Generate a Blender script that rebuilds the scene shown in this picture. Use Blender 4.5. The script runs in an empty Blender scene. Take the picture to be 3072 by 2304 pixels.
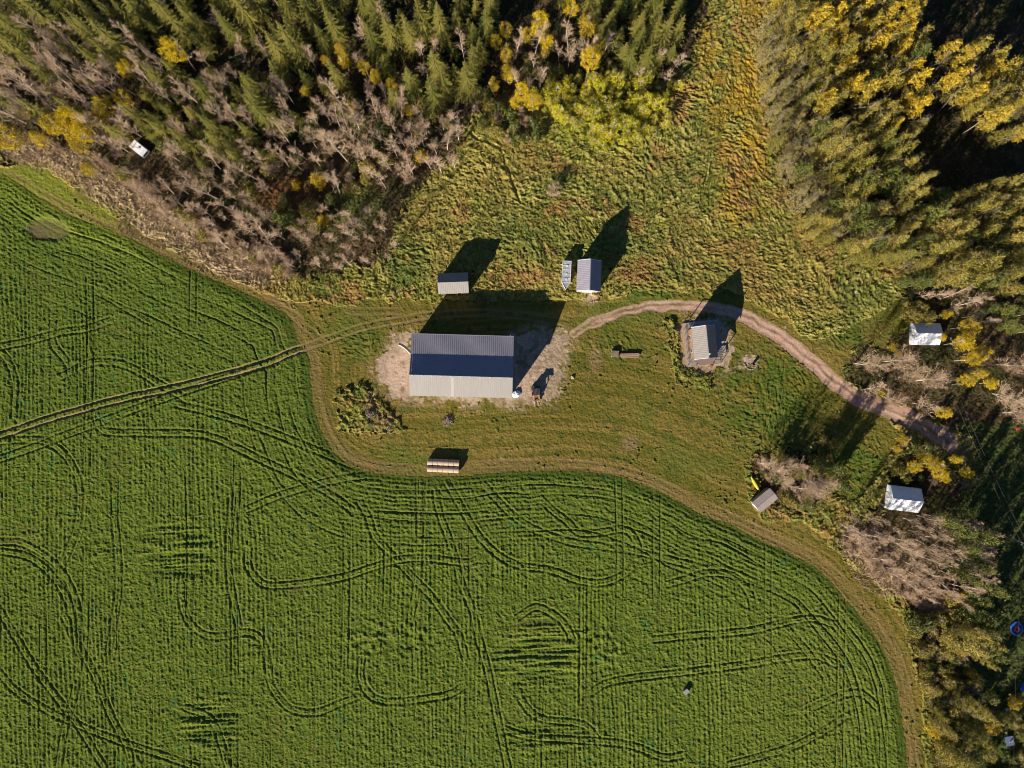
import bpy, bmesh, math, random
import numpy as np
from mathutils import Vector, Matrix
R = math.radians
random.seed(7); RNG = np.random.default_rng(11)
scene = bpy.context.scene
COL = scene.collection

# ------------------------------------------------------------------ camera, sky, sun, exposure
S = 0.078                 # metres of ground per pixel of the 3072 x 2304 photograph
CAMH = 165.0              # flying height
cam = bpy.data.cameras.new('camera'); camo = bpy.data.objects.new('camera', cam); COL.objects.link(camo)
camo.location = (0, 0, CAMH); camo.rotation_euler = (0, 0, 0)
cam.sensor_width = 36; cam.lens = 18.0 / (1536 * S / CAMH); cam.clip_end = 6000
scene.camera = camo
SUN_EL, SUN_AZ = R(21.0), R(215)
w = bpy.data.worlds.new('World'); scene.world = w; w.use_nodes = True
nt = w.node_tree; bg = nt.nodes['Background']
sky = nt.nodes.new('ShaderNodeTexSky'); sky.sky_type = 'NISHITA'; sky.sun_disc = False
sky.sun_elevation = SUN_EL; sky.sun_rotation = SUN_AZ
sky.altitude = 2500; sky.air_density = 1.0; sky.dust_density = 0.0; sky.ozone_density = 5.0
nt.links.new(sky.outputs[0], bg.inputs[0]); bg.inputs[1].default_value = 0.05
sun = bpy.data.lights.new('sun', 'SUN'); sun.energy = 5.0; sun.angle = R(0.5); sun.color = (1.0, 0.91, 0.77)
suno = bpy.data.objects.new('sun', sun); COL.objects.link(suno)
TO_SUN = Vector((math.sin(SUN_AZ) * math.cos(SUN_EL), math.cos(SUN_AZ) * math.cos(SUN_EL), math.sin(SUN_EL)))
suno.rotation_euler = (-TO_SUN).to_track_quat('-Z', 'Y').to_euler(); suno.location = TO_SUN * 200
vs = scene.view_settings; vs.view_transform = 'Standard'; vs.look = 'None'; vs.gamma = 1; vs.exposure = 0.97
vs.use_curve_mapping = False
scene.cycles.max_bounces = 3; scene.cycles.diffuse_bounces = 1; scene.cycles.filter_width = 1.0

def P(x, y, h=0.0):
    k = S * (1 - h / CAMH)
    return ((x - 1536) * k, (1152 - y) * k)
def P3(x, y, h=0.0):
    a = P(x, y, h); return Vector((a[0], a[1], h))

# ------------------------------------------------------------------ materials
def mat(name, col, col2=None, scale=8.0, rough=0.8, metal=0.0, island=0.0, objrand=0.0, bump=0.0, stretch=(1, 1, 1), spec=0.3, trans=0.0, coords='Object'):
    m = bpy.data.materials.new(name); m.use_nodes = True
    t = m.node_tree; n = t.nodes; L = t.links; b = n['Principled BSDF']
    b.inputs['Roughness'].default_value = rough; b.inputs['Metallic'].default_value = metal
    b.inputs['Specular IOR Level'].default_value = spec
    tc = n.new('ShaderNodeTexCoord'); mp = n.new('ShaderNodeMapping'); mp.inputs['Scale'].default_value = stretch
    L.new(tc.outputs[coords], mp.inputs[0])
    nz = n.new('ShaderNodeTexNoise'); nz.inputs['Scale'].default_value = scale; nz.inputs['Detail'].default_value = 4
    L.new(mp.outputs[0], nz.inputs['Vector'])
    fac = nz.outputs[0]
    rp = n.new('ShaderNodeMapRange'); rp.inputs[1].default_value = 0.3; rp.inputs[2].default_value = 0.7
    L.new(fac, rp.inputs[0]); fac = rp.outputs[0]
    def addrand(sock, amt, fac):
        ma = n.new('ShaderNodeMath'); ma.operation = 'MULTIPLY_ADD'; ma.inputs[1].default_value = amt; ma.inputs[2].default_value = -amt / 2
        L.new(sock, ma.inputs[0])
        ad = n.new('ShaderNodeMath'); ad.operation = 'ADD'; ad.use_clamp = True
        L.new(fac, ad.inputs[0]); L.new(ma.outputs[0], ad.inputs[1]); return ad.outputs[0]
    if island:
        g = n.new('ShaderNodeNewGeometry'); fac = addrand(g.outputs['Random Per Island'], island, fac)
    if objrand:
        oi = n.new('ShaderNodeObjectInfo'); fac = addrand(oi.outputs['Random'], objrand, fac)
    mx = n.new('ShaderNodeMix'); mx.data_type = 'RGBA'
    c2 = col2 or tuple(c * 0.75 for c in col)
    mx.inputs[6].default_value = (*col, 1); mx.inputs[7].default_value = (*c2, 1)
    L.new(fac, mx.inputs[0]); L.new(mx.outputs[2], b.inputs['Base Color'])
    if bump:
        bp = n.new('ShaderNodeBump'); bp.inputs['Strength'].default_value = bump; bp.inputs['Distance'].default_value = 0.05
        L.new(nz.outputs[0], bp.inputs['Height']); L.new(bp.outputs[0], b.inputs['Normal'])
    if trans:
        tr = n.new('ShaderNodeBsdfTranslucent'); L.new(mx.outputs[2], tr.inputs[0])
        ms = n.new('ShaderNodeMixShader'); ms.inputs[0].default_value = trans
        L.new(b.outputs[0], ms.inputs[1]); L.new(tr.outputs[0], ms.inputs[2])
        L.new(ms.outputs[0], n['Material Output'].inputs[0])
    return m

def mat_ground(name, lo=0.7, hi=1.3, scale=2.5, rough=0.95, bump=0.0):
    m = bpy.data.materials.new(name); m.use_nodes = True
    t = m.node_tree; n = t.nodes; L = t.links; b = n['Principled BSDF']
    b.inputs['Roughness'].default_value = rough; b.inputs['Specular IOR Level'].default_value = 0.0
    a = n.new('ShaderNodeAttribute'); a.attribute_name = 'tint'
    tc = n.new('ShaderNodeTexCoord')
    nz = n.new('ShaderNodeTexNoise'); nz.inputs['Scale'].default_value = scale; nz.inputs['Detail'].default_value = 3
    L.new(tc.outputs['Object'], nz.inputs['Vector'])
    rp = n.new('ShaderNodeMapRange'); rp.inputs[1].default_value = 0.3; rp.inputs[2].default_value = 0.7
    rp.inputs[3].default_value = lo; rp.inputs[4].default_value = hi; L.new(nz.outputs[0], rp.inputs[0])
    v = n.new('ShaderNodeVectorMath'); v.operation = 'SCALE'
    L.new(a.outputs['Color'], v.inputs[0]); L.new(rp.outputs[0], v.inputs['Scale']); L.new(v.outputs[0], b.inputs['Base Color'])
    return m

# ------------------------------------------------------------------ object helpers
def tag(o, label=None, cat=None, group=None, kind=None):
    if label: o['label'] = label
    if cat: o['category'] = cat
    if group: o['group'] = group
    if kind: o['kind'] = kind
    return o
def thing(name, label, cat, loc=(0, 0, 0), rz=0.0, group=None):
    o = bpy.data.objects.new(name, None); COL.objects.link(o)
    o.location = loc; o.rotation_euler = (0, 0, rz)
    o.empty_display_size = 0.3
    return tag(o, label, cat, group)
def put(name, me, parent=None, loc=None, label=None):
    o = bpy.data.objects.new(name, me); COL.objects.link(o)
    if parent is not None: o.parent = parent
    if loc is not None: o.location = loc
    if label: o['label'] = label
    return o
class MB:
    """collects faces, builds one mesh"""
    def __init__(s): s.v = []; s.f = []
    def add(s, vs, fs):
        n = len(s.v); s.v += [tuple(p) for p in vs]; s.f += [tuple(i + n for i in f) for f in fs]; return s
    def box(s, c, d, rz=0.0, M=None):
        x, y, z = d[0] / 2, d[1] / 2, d[2] / 2; ca, sa = math.cos(rz), math.sin(rz)
        vs = []
        for dz in (-z, z):
            for dx, dy in ((-x, -y), (x, -y), (x, y), (-x, y)):
                p = (c[0] + dx * ca - dy * sa, c[1] + dx * sa + dy * ca, c[2] + dz)
                vs.append(M @ Vector(p) if M else p)
        return s.add(vs, [(3, 2, 1, 0), (4, 5, 6, 7), (0, 1, 5, 4), (1, 2, 6, 5), (2, 3, 7, 6), (3, 0, 4, 7)])
    def slab(s, quad, t):
        """quad of 4 points made into a slab of thickness t, downwards along its normal"""
        q = [Vector(p) for p in quad]; nrm = (q[1] - q[0]).cross(q[3] - q[0]).normalized()
        if nrm.z < 0: q = q[::-1]; nrm = -nrm
        b = [p - nrm * t for p in q]
        return s.add(b + q, [(3, 2, 1, 0), (4, 5, 6, 7), (0, 1, 5, 4), (1, 2, 6, 5), (2, 3, 7, 6), (3, 0, 4, 7)])
    def tube(s, pts, rads, n=6, cap=True):
        pts = [Vector(p) for p in pts]; base = len(s.v); rings = []
        for i, p in enumerate(pts):
            d = (pts[min(i + 1, len(pts) - 1)] - pts[max(i - 1, 0)]).normalized()
            u = d.cross(Vector((0, 0, 1)));
            if u.length < 0.05: u = d.cross(Vector((1, 0, 0)))
            u.normalize(); v = d.cross(u)
            r = rads[i] if hasattr(rads, '__len__') else rads
            for k in range(n):
                a = 2 * math.pi * k / n; s.v.append(tuple(p + (u * math.cos(a) + v * math.sin(a)) * r))
        for i in range(len(pts) - 1):
            for k in range(n):
                a = base + i * n + k; b = base + i * n + (k + 1) % n
                s.f.append((a, b, b + n, a + n))
        if cap:
            s.f.append(tuple(base + k for k in range(n))[::-1]); e = base + (len(pts) - 1) * n
            s.f.append(tuple(e + k for k in range(n)))
        return s
    def cyl(s, a, b, r, n=12): return s.tube([a, b], r, n)
    def tri(s, a, b, c): return s.add([a, b, c], [(0, 1, 2)])
    def mesh(s, name, m):
        me = bpy.data.meshes.new(name); me.from_pydata(s.v, [], s.f); me.update()
        if m: me.materials.append(m)
        return me
    def build(s, name, m, parent=None, loc=None, label=None): return put(name, s.mesh(name, m), parent, loc, label)

def fast_mesh(name, verts, quads, m, smooth=False):
    me = bpy.data.meshes.new(name); nv = len(verts); nf, k = quads.shape
    me.vertices.add(nv); me.vertices.foreach_set('co', np.ascontiguousarray(verts, np.float32).ravel())
    me.loops.add(nf * k); me.loops.foreach_set('vertex_index', np.ascontiguousarray(quads, np.int32).ravel())
    me.polygons.add(nf); me.polygons.foreach_set('loop_start', np.arange(0, nf * k, k, dtype=np.int32))
    me.polygons.foreach_set('use_smooth', np.full(nf, smooth))
    me.update(calc_edges=True)
    if m: me.materials.append(m)
    return me

# ------------------------------------------------------------------ the land: one height field split into its kinds of ground
STEP = 0.22
gx = np.arange(-127.6, 127.6, STEP); gy = np.arange(-96.8, 96.8, STEP)
X, Y = np.meshgrid(gx, gy); NX, NY = len(gx), len(gy)

def noise(x, y, wl, seed=0, wy=None):
    """smooth value noise in -1..1 of wavelength wl (wy in y)"""
    r = np.random.default_rng(seed); T = r.uniform(-1, 1, (256, 256)).astype(np.float32)
    u = x / wl + 1000.3; v = y / (wy or wl) + 1000.7
    i = np.floor(u).astype(np.int64); j = np.floor(v).astype(np.int64)
    fu = u - i; fv = v - j; fu = fu * fu * (3 - 2 * fu); fv = fv * fv * (3 - 2 * fv)
    i0, i1, j0, j1 = i & 255, (i + 1) & 255, j & 255, (j + 1) & 255
    return (T[j0, i0] * (1 - fu) + T[j0, i1] * fu) * (1 - fv) + (T[j1, i0] * (1 - fu) + T[j1, i1] * fu) * fv
def fbm(x, y, wl, seed, oct=3):
    s = 0; a = 1; t = 0
    for k in range(oct):
        s = s + a * noise(x, y, wl / 2 ** k, seed + k * 17); t += a; a *= 0.55
    return s / t
KX = np.fft.rfftfreq(NX, STEP)[None, :]; KY = np.fft.fftfreq(NY, STEP)[:, None]
def gnoise(sx, sy, ang, seed):
    """smoothed white noise, stretched sx by sy metres and turned by ang; about -1..1"""
    wn = np.random.default_rng(seed).normal(0, 1, (NY, NX)); c, s_ = math.cos(ang), math.sin(ang)
    ku, kv = KX * c + KY * s_, -KX * s_ + KY * c
    o = np.fft.irfft2(np.fft.rfft2(wn) * np.exp(-2 * math.pi ** 2 * ((ku * sx) ** 2 + (kv * sy) ** 2)), (NY, NX))
    return (np.clip(o / o.std(), -2.6, 2.6) * .5).astype(np.float32)
def sstep(a, b, x):
    t = np.clip((x - a) / (b - a), 0, 1); return t * t * (3 - 2 * t)
def world(pts): return [P(x, y) for x, y in pts]
def spline(pts, n=6):
    pts = [Vector((*p, 0)) for p in pts]; out = []
    for i in range(len(pts) - 1):
        p0, p1, p2, p3 = pts[max(i - 1, 0)], pts[i], pts[i + 1], pts[min(i + 2, len(pts) - 1)]
        for k in range(n):
            t = k / n
            q = 0.5 * ((2 * p1) + (p2 - p0) * t + (2 * p0 - 5 * p1 + 4 * p2 - p3) * t * t + (3 * p1 - p0 - 3 * p2 + p3) * t ** 3)
            out.append((q.x, q.y))
    out.append((pts[-1].x, pts[-1].y)); return out
def inside(poly, x, y):
    c = np.zeros(x.shape, bool)
    for (x1, y1), (x2, y2) in zip(poly, poly[1:] + poly[:1]):
        if y1 == y2: continue
        k = ((y1 > y) != (y2 > y)) & (x < (x2 - x1) * (y - y1) / (y2 - y1) + x1); c ^= k
    return c
def seg_dist(px, py, a, b):
    dx, dy = b[0] - a[0], b[1] - a[1]; l2 = dx * dx + dy * dy + 1e-9
    t = np.clip(((px - a[0]) * dx + (py - a[1]) * dy) / l2, 0, 1)
    return np.hypot(px - a[0] - t * dx, py - a[1] - t * dy)
def line_dist(line, reach, x=None, y=None):
    """distance to a polyline, computed only near it"""
    x = X if x is None else x; y = Y if y is None else y
    D = np.full(X.shape, 99.0, np.float32)
    for a, b in zip(line, line[1:]):
        i0 = max(int((min(a[0], b[0]) - reach - 1 - gx[0]) / STEP), 0); i1 = min(int((max(a[0], b[0]) + reach + 1 - gx[0]) / STEP) + 2, NX)
        j0 = max(int((min(a[1], b[1]) - reach - 1 - gy[0]) / STEP), 0); j1 = min(int((max(a[1], b[1]) + reach + 1 - gy[0]) / STEP) + 2, NY)
        if i1 <= i0 or j1 <= j0: continue
        s = np.s_[j0:j1, i0:i1]; D[s] = np.minimum(D[s], seg_dist(x[s], y[s], a, b))
    return D
def offset_line(line, d):
    out = []
    for i, p in enumerate(line):
        a = line[max(i - 1, 0)]; b = line[min(i + 1, len(line) - 1)]
        tx, ty = b[0] - a[0], b[1] - a[1]; l = math.hypot(tx, ty) + 1e-9
        out.append((p[0] - ty / l * d, p[1] + tx / l * d))
    return out

n1 = fbm(X, Y, 3.0, 3); n2 = fbm(X, Y, 3.0, 23)
WX, WY = X + n1 * 0.55, Y + n2 * 0.55                    # wobbled coordinates for natural edges
WX2, WY2 = X + n1 * 1.6, Y + n2 * 1.6
WX3, WY3 = X + n1 * 1.6 + 2.5 * fbm(X, Y, 7, 43) + .8 * noise(X, Y, .6, 44), Y + n2 * 1.6 + 2.5 * fbm(X, Y, 7, 53) + .8 * noise(X, Y, .6, 54)

field_edge = [(-120, 470), (0, 520), (70, 560), (140, 610), (215, 650), (300, 680), (400, 720), (486, 768), (574, 808), (694, 862), (787, 906), (856, 944), (880, 980), (892, 1022), (926, 1073), (930, 1138), (940, 1208), (958, 1277), (986, 1337), (1020, 1376), (1084, 1411), (1163, 1425), (1246, 1430), (1371, 1430), (1487, 1420), (1603, 1414), (1718, 1414), (1834, 1425), (1904, 1448), (1973, 1476), (2048, 1513), (2094, 1540), (2187, 1573), (2279, 1619), (2372, 1661), (2465, 1717), (2534, 1795), (2604, 1879), (2650, 1948), (2682, 2036), (2696, 2110), (2710, 2207), (2719, 2304), (2722, 2420)]
FE = spline(world(field_edge), 3)
FIELD = FE + world([(2722, 2600), (-300, 2600), (-300, 470)])
in_field = inside(FIELD, X + n1 * 0.3, Y + n2 * 0.3)
d_edge = line_dist(FE, 40)                                # distance to the field edge

LAWN = world([(-150, 440), (0, 500), (120, 500), (240, 570), (330, 640), (420, 690), (500, 735), (640, 815), (760, 870), (900, 905), (1040, 910), (1160, 900), (1290, 895), (1340, 905), (1420, 905), (1520, 900), (1690, 905), (1780, 895), (1900, 880), (2060, 868), (2180, 875), (2260, 905), (2340, 950), (2410, 1010), (2500, 1000), (2610, 960), (2700, 905), (2740, 930), (2720, 1000), (2640, 1040), (2560, 1050), (2530, 1120), (2560, 1200), (2640, 1230), (2720, 1300), (2660, 1360), (2620, 1450), (2540, 1500), (2440, 1440), (2500, 1400), (2480, 1330), (2400, 1330), (2280, 1350), (2238, 1400), (2245, 1500), (2300, 1560), (2400, 1560), (2470, 1600), (2520, 1660), (2620, 1740), (2690, 1830), (2720, 1900), (2745, 2000), (2760, 2100), (2772, 2200), (2782, 2304), (2786, 2450), (-300, 2500)])
in_lawn = inside(LAWN, WX2, WY2)
ROADL = spline(world([(1720, 1000), (1765, 975), (1811, 957), (1857, 939), (1950, 921), (2048, 916), (2117, 921), (2210, 941), (2279, 974), (2349, 1018), (2418, 1074), (2488, 1134), (2557, 1185), (2627, 1217), (2719, 1252), (2789, 1290), (2850, 1330)]), 5)
d_road = line_dist(ROADL, 8, WX, WY)
YARDP = world([(2800, 1290), (2860, 1280), (2920, 1330), (2925, 1390), (2880, 1400), (2830, 1350)])
tt = sstep(P(1700, 0)[0], P(2800, 0)[0], X)
in_road = (d_road < 1.15 + 0.9 * tt) | inside(YARDP, WX2, WY2)
DIRT1 = world([(1110, 1090), (1160, 1060), (1170, 1010), (1240, 985), (1240, 1195), (1180, 1190), (1140, 1150)])
DIRT2 = world([(1530, 1008), (1600, 985), (1690, 985), (1730, 1010), (1695, 1040), (1690, 1140), (1660, 1210), (1560, 1222), (1510, 1212), (1450, 1206), (1300, 1208), (1220, 1204), (1200, 1180), (1530, 1180)])
DIRT3 = world([(1748, 868), (1790, 868), (1785, 900), (1760, 905)])
HPAD = world([(2035, 955), (2075, 945), (2180, 960), (2200, 1090), (2170, 1112), (2060, 1105), (2042, 1080)])
def disc(px, py, r, x=None, y=None):
    a = P(px, py); return np.hypot((WX if x is None else x) - a[0], (WY if y is None else y) - a[1]) < r
in_dirt = inside(DIRT1, WX2, WY2) | inside(DIRT2, WX2, WY2) | inside(DIRT3, WX, WY) | inside(HPAD, WX, WY) | disc(2253, 1090, 1.35)
WOOD1 = world([(-250, 440), (60, 480), (200, 500), (330, 560), (470, 660), (600, 770), (760, 840), (1000, 830), (1160, 800), (1190, 730), (1200, 640), (1260, 560), (1370, 480), (1400, 330), (1560, 270), (1800, 250), (2060, 210), (2120, 90), (2150, -150), (-250, -150)])
WOOD2 = world([(2330, -150), (2300, 170), (2290, 300), (2330, 420), (2340, 520), (2400, 640), (2450, 720), (2580, 770), (2740, 810), (2700, 900), (2750, 930), (2700, 1040), (2560, 1040), (2540, 1130), (2580, 1190), (2700, 1235), (2790, 1265), (2920, 1310), (2950, 1420), (2880, 1440), (2700, 1330), (2640, 1450), (2640, 1540), (2560, 1560), (2500, 1610), (2600, 1700), (2700, 1790), (2740, 1900), (2790, 2050), (2800, 2304), (2800, 2500), (3300, 2500), (3300, -150)])
WOOD3 = world([(2260, 1370), (2330, 1340), (2460, 1380), (2490, 1440), (2440, 1530), (2330, 1530), (2270, 1480)])
in_wood = inside(WOOD1, WX3, WY3) | inside(WOOD2, WX3, WY3) | inside(WOOD3, WX3, WY3)
def gblur(m, sg): return np.fft.irfft2(np.fft.rfft2(m.astype(np.float32)) * np.exp(-2 * math.pi ** 2 * sg * sg * (KX ** 2 + KY ** 2)), (NY, NX))
nz_f = gnoise(.25, .25, 0, 61); nz_m = gnoise(.7, .7, 0, 62)
dirt_soft = gblur(in_dirt, 1.1); in_dirt = dirt_soft + .22 * nz_f + .22 * nz_m > .5
wood_soft = gblur(in_wood, 1.6); in_wood = wood_soft + .30 * nz_f + .25 * nz_m > .5
tt_soft = gblur(in_road, .35); in_road = tt_soft + .16 * nz_f > .5
WEED1 = world([(1010, 1150), (1090, 1140), (1130, 1180), (1200, 1260), (1220, 1290), (1120, 1305), (1050, 1290), (1015, 1230)])
WEED2 = world([(1975, 945), (2035, 950), (2040, 1080), (2060, 1110), (2140, 1115), (2150, 1160), (2040, 1165), (2010, 1060)])
in_weed = (inside(WEED1, WX3, WY3) | inside(WEED2, WX3, WY3))

region = np.zeros(X.shape, np.int8)                       # 0 meadow
region[in_wood] = 4
region[in_lawn] = 2
region[in_weed] = 0
region[in_dirt] = 3
region[in_road] = 5
region[in_field] = 1

# --- heights
Z = np.zeros(X.shape); C = np.zeros(X.shape + (3,))
def mixc(c, col, m):
    m = np.clip(m, 0, 1)[..., None]; return c * (1 - m) + np.array(col) * m
grain = RNG.normal(0, 1, X.shape).astype(np.float32); fine = gnoise(.15, .15, 0, 91); fine2 = gnoise(.32, .32, 0, 92); mid = fbm(X, Y, 2.2, 93); big = fbm(X, Y, 14, 94); huge = fbm(X, Y, 45, 95)

# field: crop canopy with drill rows, wheel tracks pressed into it, lodged patches
wxr = X + 0.6 * noise(X, Y, 9, 71, 22) + 0.02 * Y
ph = wxr / 1.02 + 0.5 * noise(X, Y, 6, 75, 30)
rows = 0.75 * np.cos(2 * math.pi * ph) + 0.5 * gnoise(.12, 1.6, 0, 72) + .5 * noise(wxr, Y, 1.9, 73, 24)
rows2 = np.cos(2 * math.pi * (d_edge / 1.02 + .4 * n1)); he = (1 - sstep(6, 24, d_edge)); rows = rows * (1 - .8 * he) + .8 * he * rows2
rows_amt = 0.30 + 0.70 * np.clip(noise(X, Y, 7, 74, 22) + 0.45, 0, 1)
zf = 0.46 + 0.09 * fine + 0.065 * fine2 + 0.03 * mid + 0.085 * rows * rows_amt + 0.02 * grain
berm = np.zeros(X.shape); hollow = np.zeros(X.shape)                                # 0..1 how pressed the crop is
TR = [
 [(0, 1375), (90, 1345), (150, 1322), (320, 1258), (440, 1213), (600, 1158), (720, 1118), (830, 1082)],
 [(0, 1322), (60, 1318), (130, 1320), (180, 1345), (215, 1385), (240, 1440), (245, 1510), (238, 1570), (215, 1640), (190, 1700)],
 [(290, 1210), (295, 1260), (320, 1292), (420, 1297), (560, 1298), (640, 1310), (720, 1345), (800, 1385), (900, 1430), (1000, 1485), (1060, 1530)],
 [(1080, 1500), (1107, 1550), (1126, 1605), (1177, 1661), (1246, 1735), (1302, 1795), (1348, 1860), (1380, 1906), (1399, 1976)],
 [(530, 1210), (650, 1240), (760, 1275), (880, 1320), (1000, 1370), (1060, 1395)],
 [(740, 1527), (830, 1488), (925, 1458), (1024, 1435), (1100, 1425)],
 [(0, 1040), (95, 1020), (190, 995), (260, 985), (335, 960)],
 [(185, 1130), (264, 1090), (335, 1085), (398, 1102), (480, 1150), (560, 1195)],
 [(0, 1050), (30, 1085), (50, 1150), (48, 1250)],
 [(165, 960), (165, 1030), (205, 1085), (218, 1130)],
 [(0, 1622), (70, 1628), (140, 1665), (195, 1720), (230, 1795), (243, 1880), (245, 1950), (228, 2080), (200, 2180), (180, 2304)],
 [(0, 1650), (90, 1668), (160, 1722), (208, 1800), (228, 1870), (240, 1960)],
 [(0, 1820), (50, 1905), (115, 2010), (195, 2115), (250, 2190), (300, 2270), (320, 2304)],
 [(200, 1850), (245, 1940), (295, 2035), (335, 2140), (385, 2235), (400, 2304)],
 [(0, 2010), (70, 2082), (208, 2157), (370, 2222), (486, 2260), (600, 2300)],
 [(551, 1735), (548, 1795), (570, 1860), (615, 1900), (670, 1905), (740, 1893), (787, 1916), (806, 1976), (815, 2045), (842, 2092), (880, 2125), (950, 2133), (1024, 2105), (1075, 2085)],
 [(750, 1640), (747, 1690), (770, 1730), (805, 1752), (880, 1750), (1024, 1730), (1130, 1695), (1190, 1678), (1280, 1672), (1390, 1685), (1430, 1675)],
 [(1090, 1970), (1085, 2025), (1107, 2075), (1150, 2098), (1232, 2098), (1345, 2080), (1390, 2055)],
 [(1310, 1470), (1320, 1536), (1357, 1638), (1385, 1745), (1417, 1823), (1441, 1920), (1468, 2022), (1491, 2138), (1510, 2230), (1524, 2304), (1530, 2400)],
 [(1268, 1440), (1265, 1536), (1260, 1650), (1255, 1745), (1230, 1870)],
 [(1340, 1440), (1395, 1536), (1431, 1596), (1487, 1656), (1556, 1693), (1649, 1707), (1741, 1740), (1811, 1744), (1876, 1716), (1908, 1680), (1915, 1640), (1895, 1600), (1860, 1585), (1800, 1595), (1740, 1595), (1700, 1560), (1660, 1530), (1620, 1490)],
 [(1770, 2078), (1820, 2045), (1904, 2030), (2048, 2013), (2233, 1990), (2349, 1970), (2441, 1964), (2511, 1990)],
 [(1960, 1915), (2057, 1905), (2190, 1895), (2270, 1885), (2335, 1868), (2432, 1852), (2500, 1870)],
 [(2000, 1750), (2057, 1735), (2117, 1717), (2200, 1726), (2247, 1777), (2261, 1828)],
 [(2187, 2290), (2390, 2230), (2540, 2142)],
 [(2409, 2133), (2465, 2105), (2534, 2078), (2585, 2078), (2631, 2120)],
 [(1515, 2184), (1600, 2207), (1811, 2221), (1904, 2235), (1990, 2268), (2048, 2260)],
 [(1751, 1721), (1750, 1900), (1749, 2110)],
 [(1552, 1850), (1612, 1818), (1686, 1860), (1720, 1920)],
 [(1450, 1450), (1560, 1560), (1700, 1620), (1900, 1650), (2060, 1690)],
 [(700, 1490), (690, 1700), (720, 1880)], [(350, 1560), (360, 1760), (330, 1960)],
 [(560, 2120), (640, 2160), (690, 2304)], [(1560, 2090), (1620, 2150), (1750, 2170), (1800, 2230)],
]
for i, t in enumerate(TR):
    L = spline(world(t), 6); depth = (0.40, 0.34, 0.37, 0.30)[i % 4]
    for o in (-0.80, 0.80):
        d = line_dist(offset_line(L, o), 1.2, X + 0.08 * n1, Y + 0.08 * n2)
        fade = np.clip(0.75 + 0.45 * noise(X, Y, 3.5, 200 + i) + .35 * noise(X, Y, .8, 260 + i), 0, 1)
        hollow = np.maximum(hollow, (depth / 0.60) * fade * (1 - sstep(0.04, 0.31, d))); berm = np.maximum(berm, np.exp(-((d - .55) / .2) ** 2))
for k, (off, dep) in enumerate(((3.2, .7), (5.0, .6), (8.4, .8), (10.1, .7), (14.0, .5), (15.7, .45), (20.5, .3))):  # headland passes following the edge
    wob = d_edge + 0.5 * noise(X, Y, 9, 300 + k)
    hollow = np.maximum(hollow, dep * np.clip(0.5 + 0.9 * noise(X, Y, 11, 320 + k), 0, 1) * (1 - sstep(0.1, 0.3, np.abs(wob - off))))
for k in range(26):                                       # straight seeding passes, up and down the field
    x0 = -118 + k * 8.9 + RNG.uniform(-1.5, 1.5)
    dd = X - x0 - 0.5 * noise(X, Y, 50, 400 + k, 26) - 0.012 * Y
    for o in (-0.8, 0.8):
        hollow = np.maximum(hollow, 0.7 * np.clip(0.05 + 1.1 * noise(X, Y, 30, 430 + k, 16) + .4 * noise(X, Y, 1.5, 470 + k), 0, 1) * (1 - sstep(0.08, 0.28, np.abs(dd - o))))
def blob(px, py, rx, ry):
    a = P(px, py); q = ((X - a[0]) / (rx * S)) ** 2 + ((Y - a[1]) / (ry * S)) ** 2
    return np.clip(1.2 - q, 0, 1)
lodge = np.maximum.reduce([blob(540, 1650, 120, 110), blob(640, 2170, 110, 110), blob(1620, 1960, 150, 130), blob(1640, 2220, 180, 60) * .6, blob(310, 1640, 60, 60) * .5])
rip = gnoise(2.2, .22, .04, 82) * 1.3
zf = zf + 0.10 * berm * (.6 + .5 * fine2) + lodge * 0.20 * rip
rough_p = np.maximum(blob(1180, 1910, 170, 60), blob(1800, 1930, 90, 90)); zf = zf + rough_p * 0.22 * gnoise(.4, .4, 0, 83)
bare = blob(145, 690, 75, 40)
zf = zf * (1 - 0.72 * hollow) * (1 - 0.75 * sstep(0.2, 0.8, bare + 0.3 * mid)); zf = np.maximum(zf, 0.02 + 0.02 * fine)
edge_soft = np.clip(.25 + .75 * d_edge / 2.2, 0.25, 1); zf = zf * edge_soft
cf = mixc(np.ones(X.shape + (3,)) * np.array((0.084, 0.117, 0.018)), (0.138, 0.166, 0.026), sstep(0.38, 0.62, zf))
nwf = sstep(P(1100, 0)[0], P(0, 0)[0] - 20, X - 0.4 * Y + 40) * sstep(P(0, 1600)[1], P(0, 1000)[1], Y)
cf = mixc(cf, (0.078, 0.113, 0.019), 0.6 * sstep(P(0, 1500)[1], P(0, 1000)[1], Y) + 0.2 * sstep(0.1, 0.7, noise(X, Y, 5, 85)) + 0.25 * (1 - sstep(2, 22, d_edge)) * (X > P(900, 0)[0]))
cf = mixc(cf, (0.15, 0.165, 0.030), 0.35 * sstep(0.0, 0.9, huge))
thin = sstep(.25, .8, fbm(X, Y, 10, 88) + .3 * nz_m); cf = mixc(cf, (0.115, 0.105, 0.026), 0.35 * thin); zf = zf * (1 - .12 * thin)
cf = mixc(cf, (0.05, 0.13, 0.040), 0.6 * sstep(0.74, 0.95, noise(X, Y, 1.6, 86)))
cf = mixc(cf, (0.10, 0.09, 0.03), 0.5 * hollow)
cf = mixc(cf, (0.13, 0.095, 0.055), 0.85 * sstep(0.2, 0.8, bare + 0.3 * mid))
light = (1 - sstep(0, 9, d_edge)) * (1 - sstep(P(330, 0)[0], P(560, 0)[0], X)) ; cf = mixc(cf, (0.20, 0.24, 0.03), 0.75 * light * (0.7 + 0.3 * mid))
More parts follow.
